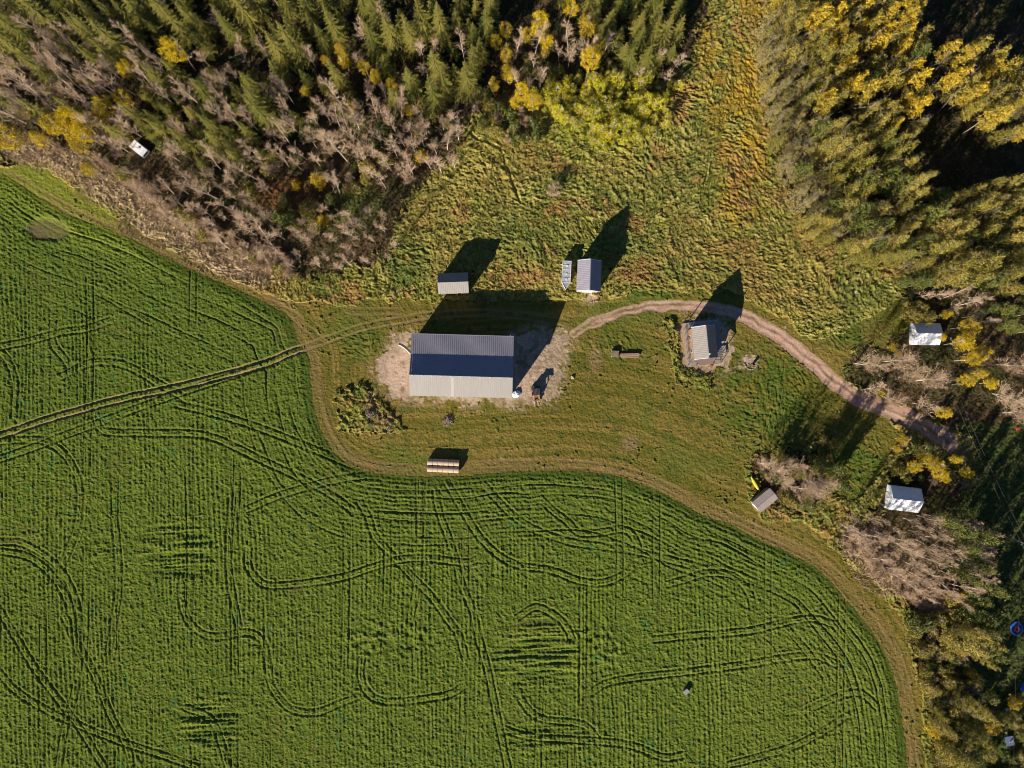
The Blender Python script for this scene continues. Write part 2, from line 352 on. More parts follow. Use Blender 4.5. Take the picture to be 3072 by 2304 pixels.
# the rutted farm track crossing the field
RUT = spline(world([(-120, 1332), (0, 1306), (139, 1259), (278, 1220), (394, 1190), (509, 1166), (648, 1132), (787, 1092), (880, 1056), (949, 1032), (1024, 1004), (1100, 980), (1200, 962), (1300, 945), (1420, 938), (1560, 945), (1700, 970)]), 5)
dr = np.minimum(line_dist(offset_line(RUT, 0.75), 2, X + .1 * n1, Y + .1 * n2), line_dist(offset_line(RUT, -0.75), 2, X + .1 * n1, Y + .1 * n2))
rut = 1 - sstep(0.15, 0.42, dr)
zf = zf * (1 - 0.93 * rut); cf = mixc(cf, (0.27, 0.18, 0.10), rut * (0.55 + 0.45 * sstep(-.5, .4, noise(X, Y, 4, 87))))

# meadow: tall tousled grass
ax = X + 1.2 * n1; ay = Y + 1.2 * n2
def combed(wl, ln, seed):
    """grass laid over in patches of four directions"""
    o = 0; tot = 0
    for k, ang in enumerate((-0.9, -0.2, 0.6, 1.3)):
        wgt = np.clip(.3 + 1.2 * noise(X, Y, 7, seed + 5 + k), .02, 1) ** 2
        o = o + wgt * gnoise(wl, ln, ang, seed + k); tot = tot + wgt
    return o / tot * 1.2
comb = combed(.13, .32, 102); comb2 = combed(.22, .55, 112)
clump = np.maximum(gnoise(.5, .5, 0, 122), 0)
zm = 0.38 + 0.15 * comb + 0.13 * comb2 + 0.18 * clump + 0.10 * fine + 0.08 * mid + 0.02 * grain
zm = np.maximum(zm, 0.04)
cm = mixc(np.ones(X.shape + (3,)) * np.array((0.145, 0.145, 0.028)), (0.290, 0.250, 0.068), sstep(-0.2, 0.6, comb2 + 0.5 * mid + .4 * fine))
cm = mixc(cm, (0.085, 0.120, 0.026), 0.7 * sstep(0.05, 0.5, fbm(X, Y, 8, 104)))
cm = mixc(cm, (0.24, 0.135, 0.045), 0.8 * sstep(0.05, 0.5, fbm(X, Y, 5, 105) + .25 * nz_m)); cm = mixc(cm, (0.26, 0.19, 0.05), .55 * sstep(-.1, .4, fbm(X, Y, 16, 109)))
cm = mixc(cm, (0.09, 0.07, 0.028), .5 * wood_soft)
near = sstep(P(0, 620)[1], P(0, 700)[1], Y) * sstep(P(1250, 0)[0], P(1150, 0)[0], -X) 
cm = mixc(cm, (0.080, 0.120, 0.026), 0.6 * np.maximum.reduce([blob(1560, 720, 170, 90), blob(1230, 760, 90, 110), blob(1900, 740, 110, 60), blob(2080, 820, 150, 40)]) * sstep(-.5, .2, mid))
ylw = np.maximum(blob(2200, 150, 130, 330), blob(2230, 520, 90, 200)); cm = mixc(cm, (0.31, 0.19, 0.022), 0.85 * ylw * sstep(-0.4, 0.4, fbm(X, Y, 3.5, 106)))
brn = np.maximum.reduce([blob(2240, 560, 70, 130), blob(1900, 810, 80, 50), blob(2420, 640, 80, 90) * 0.3, blob(1500, 830, 180, 30)]); cm = mixc(cm, (0.24, 0.12, 0.045), 0.85 * brn * sstep(-0.3, 0.4, mid))
ygr = np.maximum(blob(1780, 380, 220, 110), blob(1500, 420, 160, 80) * .4); cm = mixc(cm, (0.21, 0.23, 0.02), 0.6 * ygr * sstep(-0.4, 0.4, mid))
weed = in_weed.astype(float); zm = zm + weed * (0.18 * fine2 + 0.12 * np.maximum(mid, -.3)); cm = mixc(cm, (0.19, 0.175, 0.030), 0.6 * weed * sstep(-.4, .3, mid)); cm = mixc(cm, (0.07, 0.085, 0.028), 0.6 * weed * sstep(-.1, .4, gnoise(.5, .5, 0, 107)))
soil = blob(1160, 1270, 75, 40) + blob(1120, 1200, 30, 50) * .8; cm = mixc(cm, (0.21, 0.13, 0.065), np.clip(soil, 0, 1) * weed * sstep(-.3, .3, mid))
dpath = line_dist(spline(world([(1390, 380), (1440, 420), (1500, 450), (1530, 530), (1560, 600)]), 5), 1, WX, WY)
zm = zm * (1 - 0.8 * (1 - sstep(0.1, 0.5, dpath)))

# mown lawn: low, combed by the mower along the field edge
dl = d_edge + 0.25 * n1
mow = noise(dl, X * 0.15 + Y * 0.15, 0.5, 111, 3.0); mow2 = noise(dl, X * .2 - Y * .2, 1.7, 112, 6)
zl = 0.08 + 0.026 * mow + 0.045 * fine + 0.016 * grain + 0.02 * fine2 + 0.02 * mid
tuft = sstep(0.62, 0.95, gnoise(.22, .22, 0, 113)) * sstep(-.2, .3, big + .3 * mid); zl = zl + 0.14 * tuft * (1 + fine)
cl = mixc(np.ones(X.shape + (3,)) * np.array((0.128, 0.108, 0.020)), (0.195, 0.142, 0.036), sstep(-0.4, 0.6, mow + mow2 * 0.6))
cl = mixc(cl, (0.100, 0.125, 0.022), 0.75 * sstep(0.0, 0.6, fbm(X, Y, 11, 114)))
cl = mixc(cl, (0.07, 0.085, 0.018), 0.6 * sstep(.3, .8, gnoise(.4, .4, 0, 119) + .3 * mid))
grn = np.maximum.reduce([blob(2300, 1190, 200, 190), blob(1080, 1030, 90, 60) * .7, blob(1830, 1040, 100, 60) * .8, blob(2080, 870, 330, 30), blob(2560, 1400, 120, 140), blob(2550, 1000, 100, 60)])
cl = mixc(cl, (0.062, 0.098, 0.016), 0.8 * np.clip(grn, 0, 1) * sstep(-0.7, 0.3, mid)); zl = zl + 0.11 * np.clip(grn, 0, 1) * (0.5 + comb + comb2)
strip = (1 - sstep(1.0, 4.5, d_edge)); cl = mixc(cl, (0.215, 0.150, 0.060), 0.7 * strip * (0.6 + 0.4 * mow))
pinkp = np.maximum(blob(1785, 1080, 22, 40), blob(1890, 1330, 30, 30)); cl = mixc(cl, (0.24, 0.15, 0.08), 0.6 * pinkp)
ulg = 1 - sstep(P(180, 0)[0], P(480, 0)[0], X); cl = mixc(cl, (0.20, 0.23, 0.03), 0.6 * ulg)
cl = mixc(cl, (0.055, 0.085, 0.022), 0.7 * tuft)
cl = mixc(cl, (0.25, 0.165, 0.085), 0.55 * rut); zl = zl * (1 - 0.7 * rut)
for t, amt in (([(-60, 490), (60, 545), (200, 625), (330, 690), (480, 745), (600, 800), (720, 848), (830, 885), (940, 915), (1060, 935), (1200, 935)], .8),
               ([(760, 890), (860, 935), (920, 985), (960, 1020)], .6), ([(930, 1045), (950, 1130), (975, 1230), (1000, 1300), (1060, 1375), (1200, 1405), (1450, 1395), (1700, 1392), (1900, 1420), (2060, 1490), (2250, 1580), (2420, 1660), (2530, 1745), (2620, 1840), (2680, 1940), (2720, 2080), (2740, 2304)], .75),
               ([(1260, 1215), (1190, 1200), (1130, 1130), (1090, 1060), (1060, 1010)], .35), ([(2440, 1045), (2540, 1010), (2640, 970)], .4), ([(1540, 1210), (1660, 1200), (1800, 1100), (1830, 1000)], .25)):
    L = spline(world(t), 5)
    for o in (-0.75, 0.75):
        q = 1 - sstep(0.15, 0.45, line_dist(offset_line(L, o), 2, X + .12 * n1, Y + .12 * n2))
        q = q * np.clip(.6 + .8 * noise(X, Y, 5, 118), 0, 1)
        cl = mixc(cl, (0.20, 0.125, 0.062), amt * q); zl = zl * (1 - 0.75 * amt * q)
cl = mixc(cl, (0.40, 0.28, 0.19), np.clip(1.6 * dirt_soft, 0, .85) * sstep(-.5, .3, nz_f + nz_m)); cl = mixc(cl, (0.10, 0.085, 0.03), .5 * wood_soft)
# dirt, road
zd = 0.05 + 0.02 * fine + 0.02 * mid
cd = mixc(np.ones(X.shape + (3,)) * np.array((0.50, 0.35, 0.255)), (0.36, 0.255, 0.17), sstep(-0.3, 0.7, mid + 0.6 * big))
cd = mixc(cd, (0.15, 0.12, 0.06), 0.7 * sstep(0.35, 0.7, noise(X, Y, 1.2, 121) + 0.3 * big))
cd = mixc(cd, (0.13, 0.13, 0.035), 0.75 * sstep(P(0, 1185)[1], P(0, 1210)[1], Y * -1 * -1) * 0)
south = sstep(0, 1, (P(0, 1190)[1] - Y) / 1.2); cd = mixc(cd, (0.19, 0.155, 0.055), 0.7 * south * sstep(-.6, .3, mid))
eastd = sstep(P(1540, 0)[0], P(1640, 0)[0], X) * (Y < P(0, 980)[1]) * (X < 40 * S * 10); cd = mixc(cd, (0.25, 0.19, 0.115), 0.5 * eastd); zd = zd + eastd * 0.02 * (comb + fine)
zr = 0.05 + 0.012 * fine - 0.03 * (1 - sstep(0.15, .5, np.abs(d_road - .75))) + 0.05 * (1 - sstep(0, .35, d_road)) * (0.6 + .6 * noise(X, Y, 2, 123))
cr = mixc(np.ones(X.shape + (3,)) * np.array((0.44, 0.275, 0.195)), (0.31, 0.19, 0.125), sstep(-0.2, 0.6, noise(d_road, X + Y, 0.5, 122, 4)))
cr = mixc(cr, (0.16, 0.125, 0.05), 0.9 * (1 - sstep(0.05, 0.42, d_road)) * sstep(-.2, .4, noise(X, Y, 3, 124)))
cr = mixc(cr, (0.14, 0.12, 0.035), sstep(.9, 1.5, d_road - .9 * tt + .5 * n1 + .25 * fine) * (d_road < 50))
cr = mixc(cr, (0.26, 0.165, 0.11), 0.6 * sstep(.2, .7, noise(X, Y, .7, 125)))
fadein = 1 - sstep(P(1760, 0)[0], P(1960, 0)[0], X); cr = mixc(cr, (0.17, 0.135, 0.04), 0.9 * fadein * sstep(-.8, .2, nz_f + nz_m))
cd = mixc(cd, (0.17, 0.14, 0.04), np.clip(1.9 - 2.0 * dirt_soft, 0, 1) * sstep(-.6, .1, nz_f - nz_m)); cd = mixc(cd, (.27, .2, .14), .5 * sstep(.2, .8, nz_m)); cd = mixc(cd, (.56, .42, .32), .5 * sstep(.2, .8, nz_f))
cr = mixc(cr, (0.20, 0.15, 0.065), np.clip(2 - 2.4 * tt_soft, 0, 1) * sstep(-.6, .3, nz_f)); cr = mixc(cr, (.52, .36, .27), .55 * (1 - sstep(.15, .5, np.abs(d_road - .75))) * sstep(-.5, .3, nz_f + nz_m))
# forest floor
zw = 0.16 + 0.10 * mid + 0.08 * fine + 0.10 * fine2
cw = mixc(np.ones(X.shape + (3,)) * np.array((0.075, 0.050, 0.026)), (0.050, 0.048, 0.018), sstep(-0.3, 0.4, fbm(X, Y, 5, 131)))
cw = mixc(cw, (0.12, 0.080, 0.042), 0.6 * sstep(0.1, 0.6, fbm(X, Y, 3.5, 132)))
DRYL = spline(world([(60, 445), (200, 490), (300, 530), (400, 610), (520, 700), (640, 775), (740, 812), (840, 800)]), 4); DRY2 = spline(world([(2560, 1610), (2640, 1670), (2720, 1730), (2800, 1790)]), 4)
band = np.clip(1.25 - np.minimum(line_dist(DRYL, 8), line_dist(DRY2, 8)) / 3.6 + .35 * mid, 0, 1)
drye = np.maximum.reduce([band, blob(330, 560, 110, 60), blob(480, 680, 130, 70), blob(700, 790, 160, 50), blob(2680, 1700, 130, 90), blob(2600, 1640, 80, 70)])
cw = mixc(cw, (0.44, 0.315, 0.185), 0.85 * np.clip(drye, 0, 1)); zw = zw + .12 * drye * (1 + comb)
cm = mixc(cm, (0.44, 0.315, 0.185), 0.8 * np.clip(drye, 0, 1))
clr = blob(870, 590, 150, 60); cw = mixc(cw, (0.15, 0.075, 0.03), 0.8 * clr)
grs = blob(1000, 620, 180, 90); cw = mixc(cw, (0.07, 0.09, 0.02), 0.6 * grs * (1 - clr))
rowp = (X > P(2880, 0)[0]) & (Y < P(0, 1270)[1]); cw = np.where(rowp[..., None], mixc(cw, (0.06, 0.085, 0.022), np.full(X.shape, .75)), cw)  # dark green grass, its colour also carrying shade along the east edge

Zs = [zm, zf, zl, zd, zw, zr]; Cs = [cm, cf, cl, cd, cw, cr]
for k in range(6):
    m = region == k; Z[m] = Zs[k][m]; C[m] = Cs[k][m]
undul = 0.25 * fbm(X, Y, 60, 140)
verts = np.stack([X, Y, Z], -1).reshape(-1, 3)
idx = np.arange(NX * NY).reshape(NY, NX)
Q = np.stack([idx[:-1, :-1], idx[:-1, 1:], idx[1:, 1:], idx[1:, :-1]], -1).reshape(-1, 4)
QR = region[:-1, :-1].ravel(); colv = np.concatenate([C.reshape(-1, 3), np.ones((NX * NY, 1))], 1).astype(np.float32)
SPEC = [('meadow_grass', 'rank yellow green meadow grass north of the buildings and in weedy patches', 'stuff', (.6, 1.4, 3.5)),
        ('crop_field', 'green crop field with curving wheel tracks', 'stuff', (.7, 1.3, 3.0)),
        ('mown_grass', 'olive brown mown grass around the barn and along the field', 'structure', (.75, 1.25, 3.5)),
        ('dirt_yard', 'bare sandy dirt round the barn and house', 'structure', (.75, 1.2, 3.0)),
        ('forest_floor', 'brown leaf litter under the trees', 'structure', (.6, 1.4, 2.5)),
        ('dirt_road', 'pinkish dirt road curving past the house', 'structure', (.8, 1.2, 3.0))]
for k, (nm, lab, kind, (lo, hi, sc)) in enumerate(SPEC):
    q = Q[QR == k]; used, inv = np.unique(q, return_inverse=True)
    me = fast_mesh(nm, verts[used], inv.reshape(-1, 4), mat_ground(nm, lo, hi, sc))
    at = me.color_attributes.new('tint', 'FLOAT_COLOR', 'POINT'); at.data.foreach_set('color', colv[used].ravel())
    o = put(nm, me); tag(o, lab, kind=kind)
g = MB(); g.add([(-1500, -1500, -.35), (1500, -1500, -.35), (1500, 1500, -.35), (-1500, 1500, -.35)], [(0, 1, 2, 3)])
tag(g.build('ground', mat('ground_far', (.09, .12, .03), (.12, .11, .04), .05)), 'farmland going on beyond the surveyed land', kind='structure')
del WX, WY, WX2, WY2, WX3, WY3, Q

def zground(x, y):
    i = min(max(int((x - gx[0]) / STEP), 0), NX - 1); j = min(max(int((y - gy[0]) / STEP), 0), NY - 1)
    return float(Z[j, i])
def reg(x, y):
    i = min(max(int((x - gx[0]) / STEP), 0), NX - 1); j = min(max(int((y - gy[0]) / STEP), 0), NY - 1)
    return int(region[j, i])

# ------------------------------------------------------------------ buildings
M = {}
M['roof'] = mat('roof_metal', (.25, .228, .208), (.215, .195, .178), 1.2, .55, .0, spec=.4, stretch=(3, .3, .3))
M['roof2'] = mat('roof_metal_grey', (.255, .24, .28), (.215, .205, .24), 1.5, .5, .0, spec=.4)
M['skyl'] = mat('skylight_strip', (.34, .31, .285), (.31, .28, .26), 2, .5)
M['trim'] = mat('trim_white', (.72, .70, .68), (.6, .58, .55), 6, .5)
M['wall'] = mat('wall_steel', (.42, .39, .35), (.36, .33, .30), 2, .6)
M['wood'] = mat('weathered_wood', (.33, .25, .18), (.22, .165, .12), 5, .85, stretch=(1, 6, 1), island=.6)
M['deck'] = mat('deck_boards', (.40, .33, .28), (.29, .235, .20), 3, .8, island=.7)
M['logs'] = mat('house_siding', (.30, .19, .11), (.22, .135, .08), 3, .8)
M['dark'] = mat('dark_metal', (.045, .045, .055), (.03, .03, .035), 5, .5)
M['glass'] = mat('window_glass', (.03, .04, .05), (.02, .03, .04), 2, .08, spec=.8)
M['fabric'] = mat('white_fabric', (.80, .80, .82), (.72, .72, .75), .8, .6, bump=.2)
M['corr'] = mat('corrugated_sheet', (.36, .30, .27), (.27, .225, .21), 2.5, .55)
M['alu'] = mat('aluminium', (.42, .44, .46), (.33, .35, .37), 3, .4, .3)
M['tyre'] = mat('tyre_rubber', (.02, .02, .02), (.03, .03, .028), 6, .9)

def ribs(mb, quad, spacing, w=.06, h=.035):
    """raised ribs running down a roof facet; quad = eave a, eave b, ridge b, ridge a"""
    a, b, c, d = [Vector(p) for p in quad]; n = max(int((b - a).length / spacing), 2)
    nr = (b - a).cross(d - a).normalized(); nr = nr if nr.z > 0 else -nr
    t = (b - a).normalized()
    for k in range(1, n):
        p, q = a.lerp(b, k / n), d.lerp(c, k / n)
        v = [p - t * w, p + t * w, p + nr * h, q - t * w, q + t * w, q + nr * h]
        mb.add(v, [(0, 2, 5, 3), (2, 1, 4, 5), (0, 1, 2), (4, 3, 5)])

def gable(name, label, cat, c, rz, L, W, eave, ridge, roofm, wallm, over=.3, rib=.4, door=None, windows=(), fascia=None, group=None, cap=True):
    """gabled building; ridge along local x, L long, W wide, both measured over the roof"""
    t = thing(name, label, cat, (c[0], c[1], 0), rz, group)
    l, wd = L / 2, W / 2; il, iw = l - over, wd - over
    ez = eave + (ridge - eave) * over / wd - .12; rz_ = ridge - .12
    m = MB(); base = [(-il, -iw), (il, -iw), (il, iw), (-il, iw)]
    m.add([(x, y, 0) for x, y in base] + [(x, y, ez) for x, y in base] + [(-il, 0, rz_), (il, 0, rz_)],
          [(0, 1, 5, 4), (2, 3, 7, 6), (1, 2, 6, 9, 5), (3, 0, 4, 8, 7)])
    wl = m.build('wall', wallm, t)
    for s in (-1, 1):
        q = [(-l, s * wd, eave), (l, s * wd, eave), (l, 0, ridge), (-l, 0, ridge)]
        m = MB().slab(q, .08)
        if rib: ribs(m, q, rib)
        m.build('roof', roofm, t)
    if cap:
        m = MB(); m.add([(-l - .03, -.16, ridge - .02), (l + .03, -.16, ridge - .02), (l + .03, 0, ridge + .06), (-l - .03, 0, ridge + .06), (-l - .03, .16, ridge - .02), (l + .03, .16, ridge - .02)], [(0, 1, 2, 3), (3, 2, 5, 4)])
        m.build('ridge_cap', roofm, t)
    if fascia:
        for x in (-l, l):
            m = MB()
            for s in (-1, 1):
                p, q = Vector((x, s * wd, eave)), Vector((x, 0, ridge))
                m.add([p + Vector((-.05, 0, -.2)), p + Vector((.05, 0, -.2)), p + Vector((.05, 0, .04)), p + Vector((-.05, 0, .04)), q + Vector((-.05, 0, -.2)), q + Vector((.05, 0, -.2)), q + Vector((.05, 0, .04)), q + Vector((-.05, 0, .04))],
                      [(0, 1, 2, 3), (5, 4, 7, 6), (3, 2, 6, 7), (0, 3, 7, 4), (1, 5, 6, 2), (0, 4, 5, 1)])
            m.build('fascia', fascia, t)
    if door:
        side, dw, dh = door
        d = MB()
        if side in ('+x', '-x'):
            sx = 1 if side == '+x' else -1; d.box((sx * (il + .03), 0, dh / 2 + .02), (.08, dw, dh)); h = MB().box((sx * (il + .1), dw * .38, 1.05), (.06, .05, .18))
        else:
            sy = 1 if side == '+y' else -1; d.box((0, sy * (iw + .03), dh / 2 + .02), (dw, .08, dh)); h = MB().box((dw * .38, sy * (iw + .1), 1.05), (.05, .06, .18))
        dd = d.build('door', M['trim'], t); h.build('handle', M['dark'], dd)
    for (side, off, z, ww, hh) in windows:
        f = MB(); p = MB()
        if side in ('+x', '-x'):
            sx = 1 if side == '+x' else -1; f.box((sx * (il + .02), off, z), (.07, ww + .16, hh + .16)); p.box((sx * (il + .05), off, z), (.04, ww, hh))
        else:
            sy = 1 if side == '+y' else -1; f.box((off, sy * (iw + .02), z), (ww + .16, .07, hh + .16)); p.box((off, sy * (iw + .05), z), (ww, .04, hh))
        fo = f.build('window', M['trim'], t); p.build('pane', M['glass'], fo)
    return t

# --- the big machine shed: south slope, steep north slope, shallow north lean-to
barn = thing('barn', 'long steel barn with a cream south slope and dark lean-to roof', 'barn', (*P(1385, 1110), 0))
bl = Vector(barn.location)
def bp(x, y, h): return P3(x, y, h) - bl
se_w, se_e = bp(1229.5, 1187, 5.9), bp(1537, 1194, 5.9)
rg_w, rg_e = bp(1227.5, 1124, 8.4), bp(1538, 1133, 8.4)
bk_w, bk_e = bp(1232.5, 1062, 6.30), bp(1540, 1070.5, 6.30)
ne_w, ne_e = bp(1234.5, 1001.5, 5.5), bp(1541.5, 1010, 5.5)
for quad, lab, mm in (([se_w, se_e, rg_e, rg_w], 'cream sunlit south roof slope', M['roof']), ([bk_w, bk_e, rg_e, rg_w], 'dark blue shaded north roof slope', M['roof2']), ([ne_w, ne_e, bk_e, bk_w], 'grey shallow lean-to roof', M['roof2'])):
    m = MB().slab(quad, .1); ribs(m, quad, .46, .05, .04 if mm is M['roof2'] else .02); m.build('roof', mm, barn, label=lab)
def lr(a, b, t): return a.lerp(b, t)
up = Vector((0, 0, .03))
m = MB().slab([lr(se_w, se_e, .405) + up, lr(se_w, se_e, .43) + up, lr(rg_w, rg_e, .43) + up, lr(rg_w, rg_e, .405) + up], .03); m.build('skylight', M['skyl'], barn)
m = MB(); dn = Vector((0, -.22, -.06)); dn2 = Vector((0, .22, -.06)); u6 = Vector((0, 0, .1))
m.add([rg_w + dn + up * 2, rg_e + dn + up * 2, rg_e + u6, rg_w + u6, rg_w + dn2 + up * 2, rg_e + dn2 + up * 2], [(0, 1, 2, 3), (3, 2, 5, 4)]); m.build('ridge_cap', M['roof2'], barn)
for k in range(11):
    p = lr(rg_w, rg_e, .03 + k * .094); MB().box(p + Vector((0, -.14, .10)), (.42, .24, .07)).build('ridge_vent', M['trim'], barn)
ins = .35
def wallpt(p, dx, dy, z): return Vector((p.x + dx, p.y + dy, z))
A = wallpt(se_w, ins, ins, 0); B = wallpt(se_e, -ins, ins, 0); Cc = wallpt(ne_e, -ins, -ins, 0); D = wallpt(ne_w, ins, -ins, 0)
rw, re_ = Vector((A.x, rg_w.y, 0)), Vector((B.x, rg_e.y, 0)); kw, ke = Vector((D.x, bk_w.y, 0)), Vector((Cc.x, bk_e.y, 0))
def hz(p, z): return Vector((p.x, p.y, z))
m = MB()
m.add([A, B, hz(B, 5.85), hz(A, 5.85)], [(0, 1, 2, 3)]); m.add([Cc, D, hz(D, 5.35), hz(Cc, 5.35)], [(0, 1, 2, 3)])
m.add([B, Cc, hz(Cc, 5.34), hz(ke, 6.12), hz(re_, 8.25), hz(B, 5.85)], [(0, 1, 2, 3, 4, 5)]); m.add([D, A, hz(A, 5.85), hz(rw, 8.25), hz(kw, 6.12), hz(D, 5.34)], [(0, 1, 2, 3, 4, 5)])
m.build('wall', M['wall'], barn)
for p, q in ((A, B), (D, Cc)):
    pass
m = MB().tube([ne_w + Vector((0, .08, -.05)), ne_e + Vector((0, .08, -.05))], .09, 6); m.build('gutter', M['roof2'], barn)
for t_ in (.055, .965):
    p = lr(ne_w, ne_e, t_); MB().cyl((p.x, p.y + .25, 0), (p.x, p.y + .25, 5.6), .06, 6).build('downpipe', M['trim'], barn)
mid_e = (B + Cc) / 2
d = MB().box((mid_e.x + .03, mid_e.y - 1.0, 2.2), (.1, 4.6, 4.4)).build('door', M['trim'], barn); MB().box((mid_e.x + .12, mid_e.y + 1.0, 1.1), (.06, .06, .3)).build('handle', M['dark'], d)
for k in range(4):
    p = lr(A, B, .15 + .23 * k); f = MB().box((p.x, p.y - .03, 2.4), (1.3, .1, 1.0)).build('window', M['trim'], barn); MB().box((p.x, p.y - .07, 2.4), (1.1, .06, .8)).build('pane', M['glass'], f)

gable('shed', 'small grey gabled shed standing in the weeds at the tip of the barn shadow', 'shed', (-13.4, 23.05), R(2), 6.95, 4.65, 4.0, 5.5, M['roof'], M['wood'], door=('+x', 1.6, 2.1), windows=[('-y', 1.2, 1.7, .8, .7)])
gable('shed', 'tall narrow shed with a white fascia beside the silver trailer', 'shed', (17.55, 24.6), R(88.2), 6.95, 5.45, 4.6, 6.9, M['roof2'], M['wall'], fascia=M['trim'], door=('-x', 2.4, 2.4), windows=[('+y', 1, 3.0, .9, 1.0), ('-y', -1, 3.0, .9, 1.0)])
gable('corrugated_shed', 'low brownish corrugated shed beside the yellow kayak', 'shed', (58.3, -26.8), R(39), 5.25, 3.1, 2.6, 3.05, M['corr'], M['wood'], rib=.3, over=.15, door=('-x', 1.2, 1.9))
gable('tent_garage', 'white fabric shelter at the end of the mown path under yellow trees', 'shelter', (95.9, 11.6), R(-1), 6.1, 5.05, 1.95, 3.35, M['fabric'], M['fabric'], rib=1.2, over=.05, door=('-x', 2.2, 1.8))
gable('tent_garage', 'white fabric shelter by the bare grove south of the turning place', 'shelter', (90.8, -26.6), R(-6.5), 7.1, 5.6, 2.0, 3.6, M['fabric'], M['fabric'], rib=1.4, over=.05, door=('-x', 2.2, 1.8))

# --- house with a deck all round and a porch roof
hs = gable('house', 'two storey house with pale gabled roof, porch and deck', 'house', (43.85, 9.5), R(95.6), 7.35, 5.4, 4.5, 6.95, M['roof'], M['logs'], fascia=M['trim'], door=('-y', 1.0, 2.1), windows=[('+y', -1.5, 1.6, 1, 1.1), ('+y', 1.5, 1.6, 1, 1.1), ('-x', 0, 1.7, 1.8, 1.3), ('+x', 0, 1.7, 1.4, 1.3), ('-x', 0, 4.4, 1.0, .9), ('-y', 2, 1.6, 1, 1.1)])
# local x = north, local y = west
q = [(-3.7, -4.35, 2.75), (4.6, -4.35, 2.75), (4.6, -2.45, 3.25), (-3.7, -2.45, 3.25)]
m = MB().slab(q, .08); ribs(m, q, .4); m.build('porch_roof', M['roof'], hs)
q = [(5.0, -4.35, 2.75), (5.0, 2.9, 2.75), (3.3, 2.45, 3.5), (3.3, -2.45, 3.5)]
m = MB().slab(q, .08); ribs(m, q, .4); m.build('porch_roof', M['roof2'], hs)
for x, y in ((-3.6, -4.2), (-.8, -4.2), (2, -4.2), (4.8, -4.2), (4.8, -1), (4.8, 2.7)):
    MB().box((x, y, 1.55), (.14, .14, 2.4)).build('porch_post', M['wood'], hs)
MB().box((-.1, -.45, .18), (10.2, 8.1, .30)).build('deck_frame', M['wood'], hs)
bn = []
bme = MB().box((0, 0, 0), (10.3, .19, .05)).mesh('deck_board', M['deck'])
sme = MB().box((0, 0, 0), (2.0, .19, .05)).mesh('deck_board', M['deck'])
for k in range(4): put('deck_board', bme, hs, (-.1, 2.66 + k * .235, .365))
for k in range(8):
    put('deck_board', bme, hs, (-.1, -2.66 - k * .235, .365))
for k in range(22):
    put('deck_board', sme, hs, (-4.2, -2.45 + k * .235, .365))
def rail(name, pts, h, parent, m=M['wood']):
    b = MB()
    for a, c in zip(pts, pts[1:]):
        a, c = Vector(a), Vector(c); n = max(int((c - a).length / 1.4), 1)
        for k in range(n + 1):
            p = a.lerp(c, k / n); b.box((p.x, p.y, p.z + h / 2), (.09, .09, h))
        b.tube([a + Vector((0, 0, h)), c + Vector((0, 0, h))], .05, 4); b.tube([a + Vector((0, 0, h * .5)), c + Vector((0, 0, h * .5))], .025, 4)
    b.build(name, m, parent)
rail('railing', [(4.9, 3.5, .38), (-5.1, 3.5, .38), (-5.1, -.6, .38)], .95, hs)
rail('railing', [(-5.1, -2.4, .38), (-5.1, -4.4, .38), (-2.6, -4.4, .38)], .95, hs)
rail('railing', [(-1.0, -4.4, .38), (4.9, -4.4, .38)], .95, hs)
for k in range(3): MB().box((-1.8, -4.65 - k * .3, .30 - k * .1), (1.6, .3, .08)).build('step', M['deck'], hs)
MB().box((-1.8, -5.5, .2), (1.5, 1.1, .35)).build('landing', M['deck'], hs)
MB().cyl((-2.8, -.12, 6.6), (-2.8, -.12, 7.45), .14, 10).build('flue', M['trim'], hs)
m = MB().slab([(-5.0, -2.0, 2.6), (-5.0, 1.2, 2.6), (-3.55, 1.7, 2.9), (-3.55, -2.2, 2.9)], .07); m.build('awning', mat('awning_brown', (.20, .13, .11), (.15, .10, .09), 3), hs)
for y in (-1.9, 1.1): MB().box((-4.9, y, 1.5), (.1, .1, 2.2)).build('porch_post', M['wood'], hs)
# things on the deck and by it
def planter(x, y, label):
    t = thing('flower_pot', label, 'flower pot', (x, y, zground(x, y)))
    m = MB().tube([(0, 0, 0), (0, 0, .45)], [.28, .38], 10); m.build('pot', mat('terracotta', (.5, .2, .1), (.4, .16, .08), 4), t)
    m = MB()
    for k in range(40):
        a = random.uniform(0, 6.28); r = random.uniform(0, .4); z = random.uniform(.45, .8)
        p = Vector((r * math.cos(a), r * math.sin(a), z)); e = Vector((random.uniform(-1, 1), random.uniform(-1, 1), random.uniform(0, 1))) * .12
        m.tri(p, p + e, p + Vector((e.y, -e.x, .06)))
    m.build('flowers', mat('pot_flowers', (.45, .12, .04), (.1, .15, .03), 3, island=1), t)
planter(*P(2132, 1100), 'terracotta pot in front of the house deck')

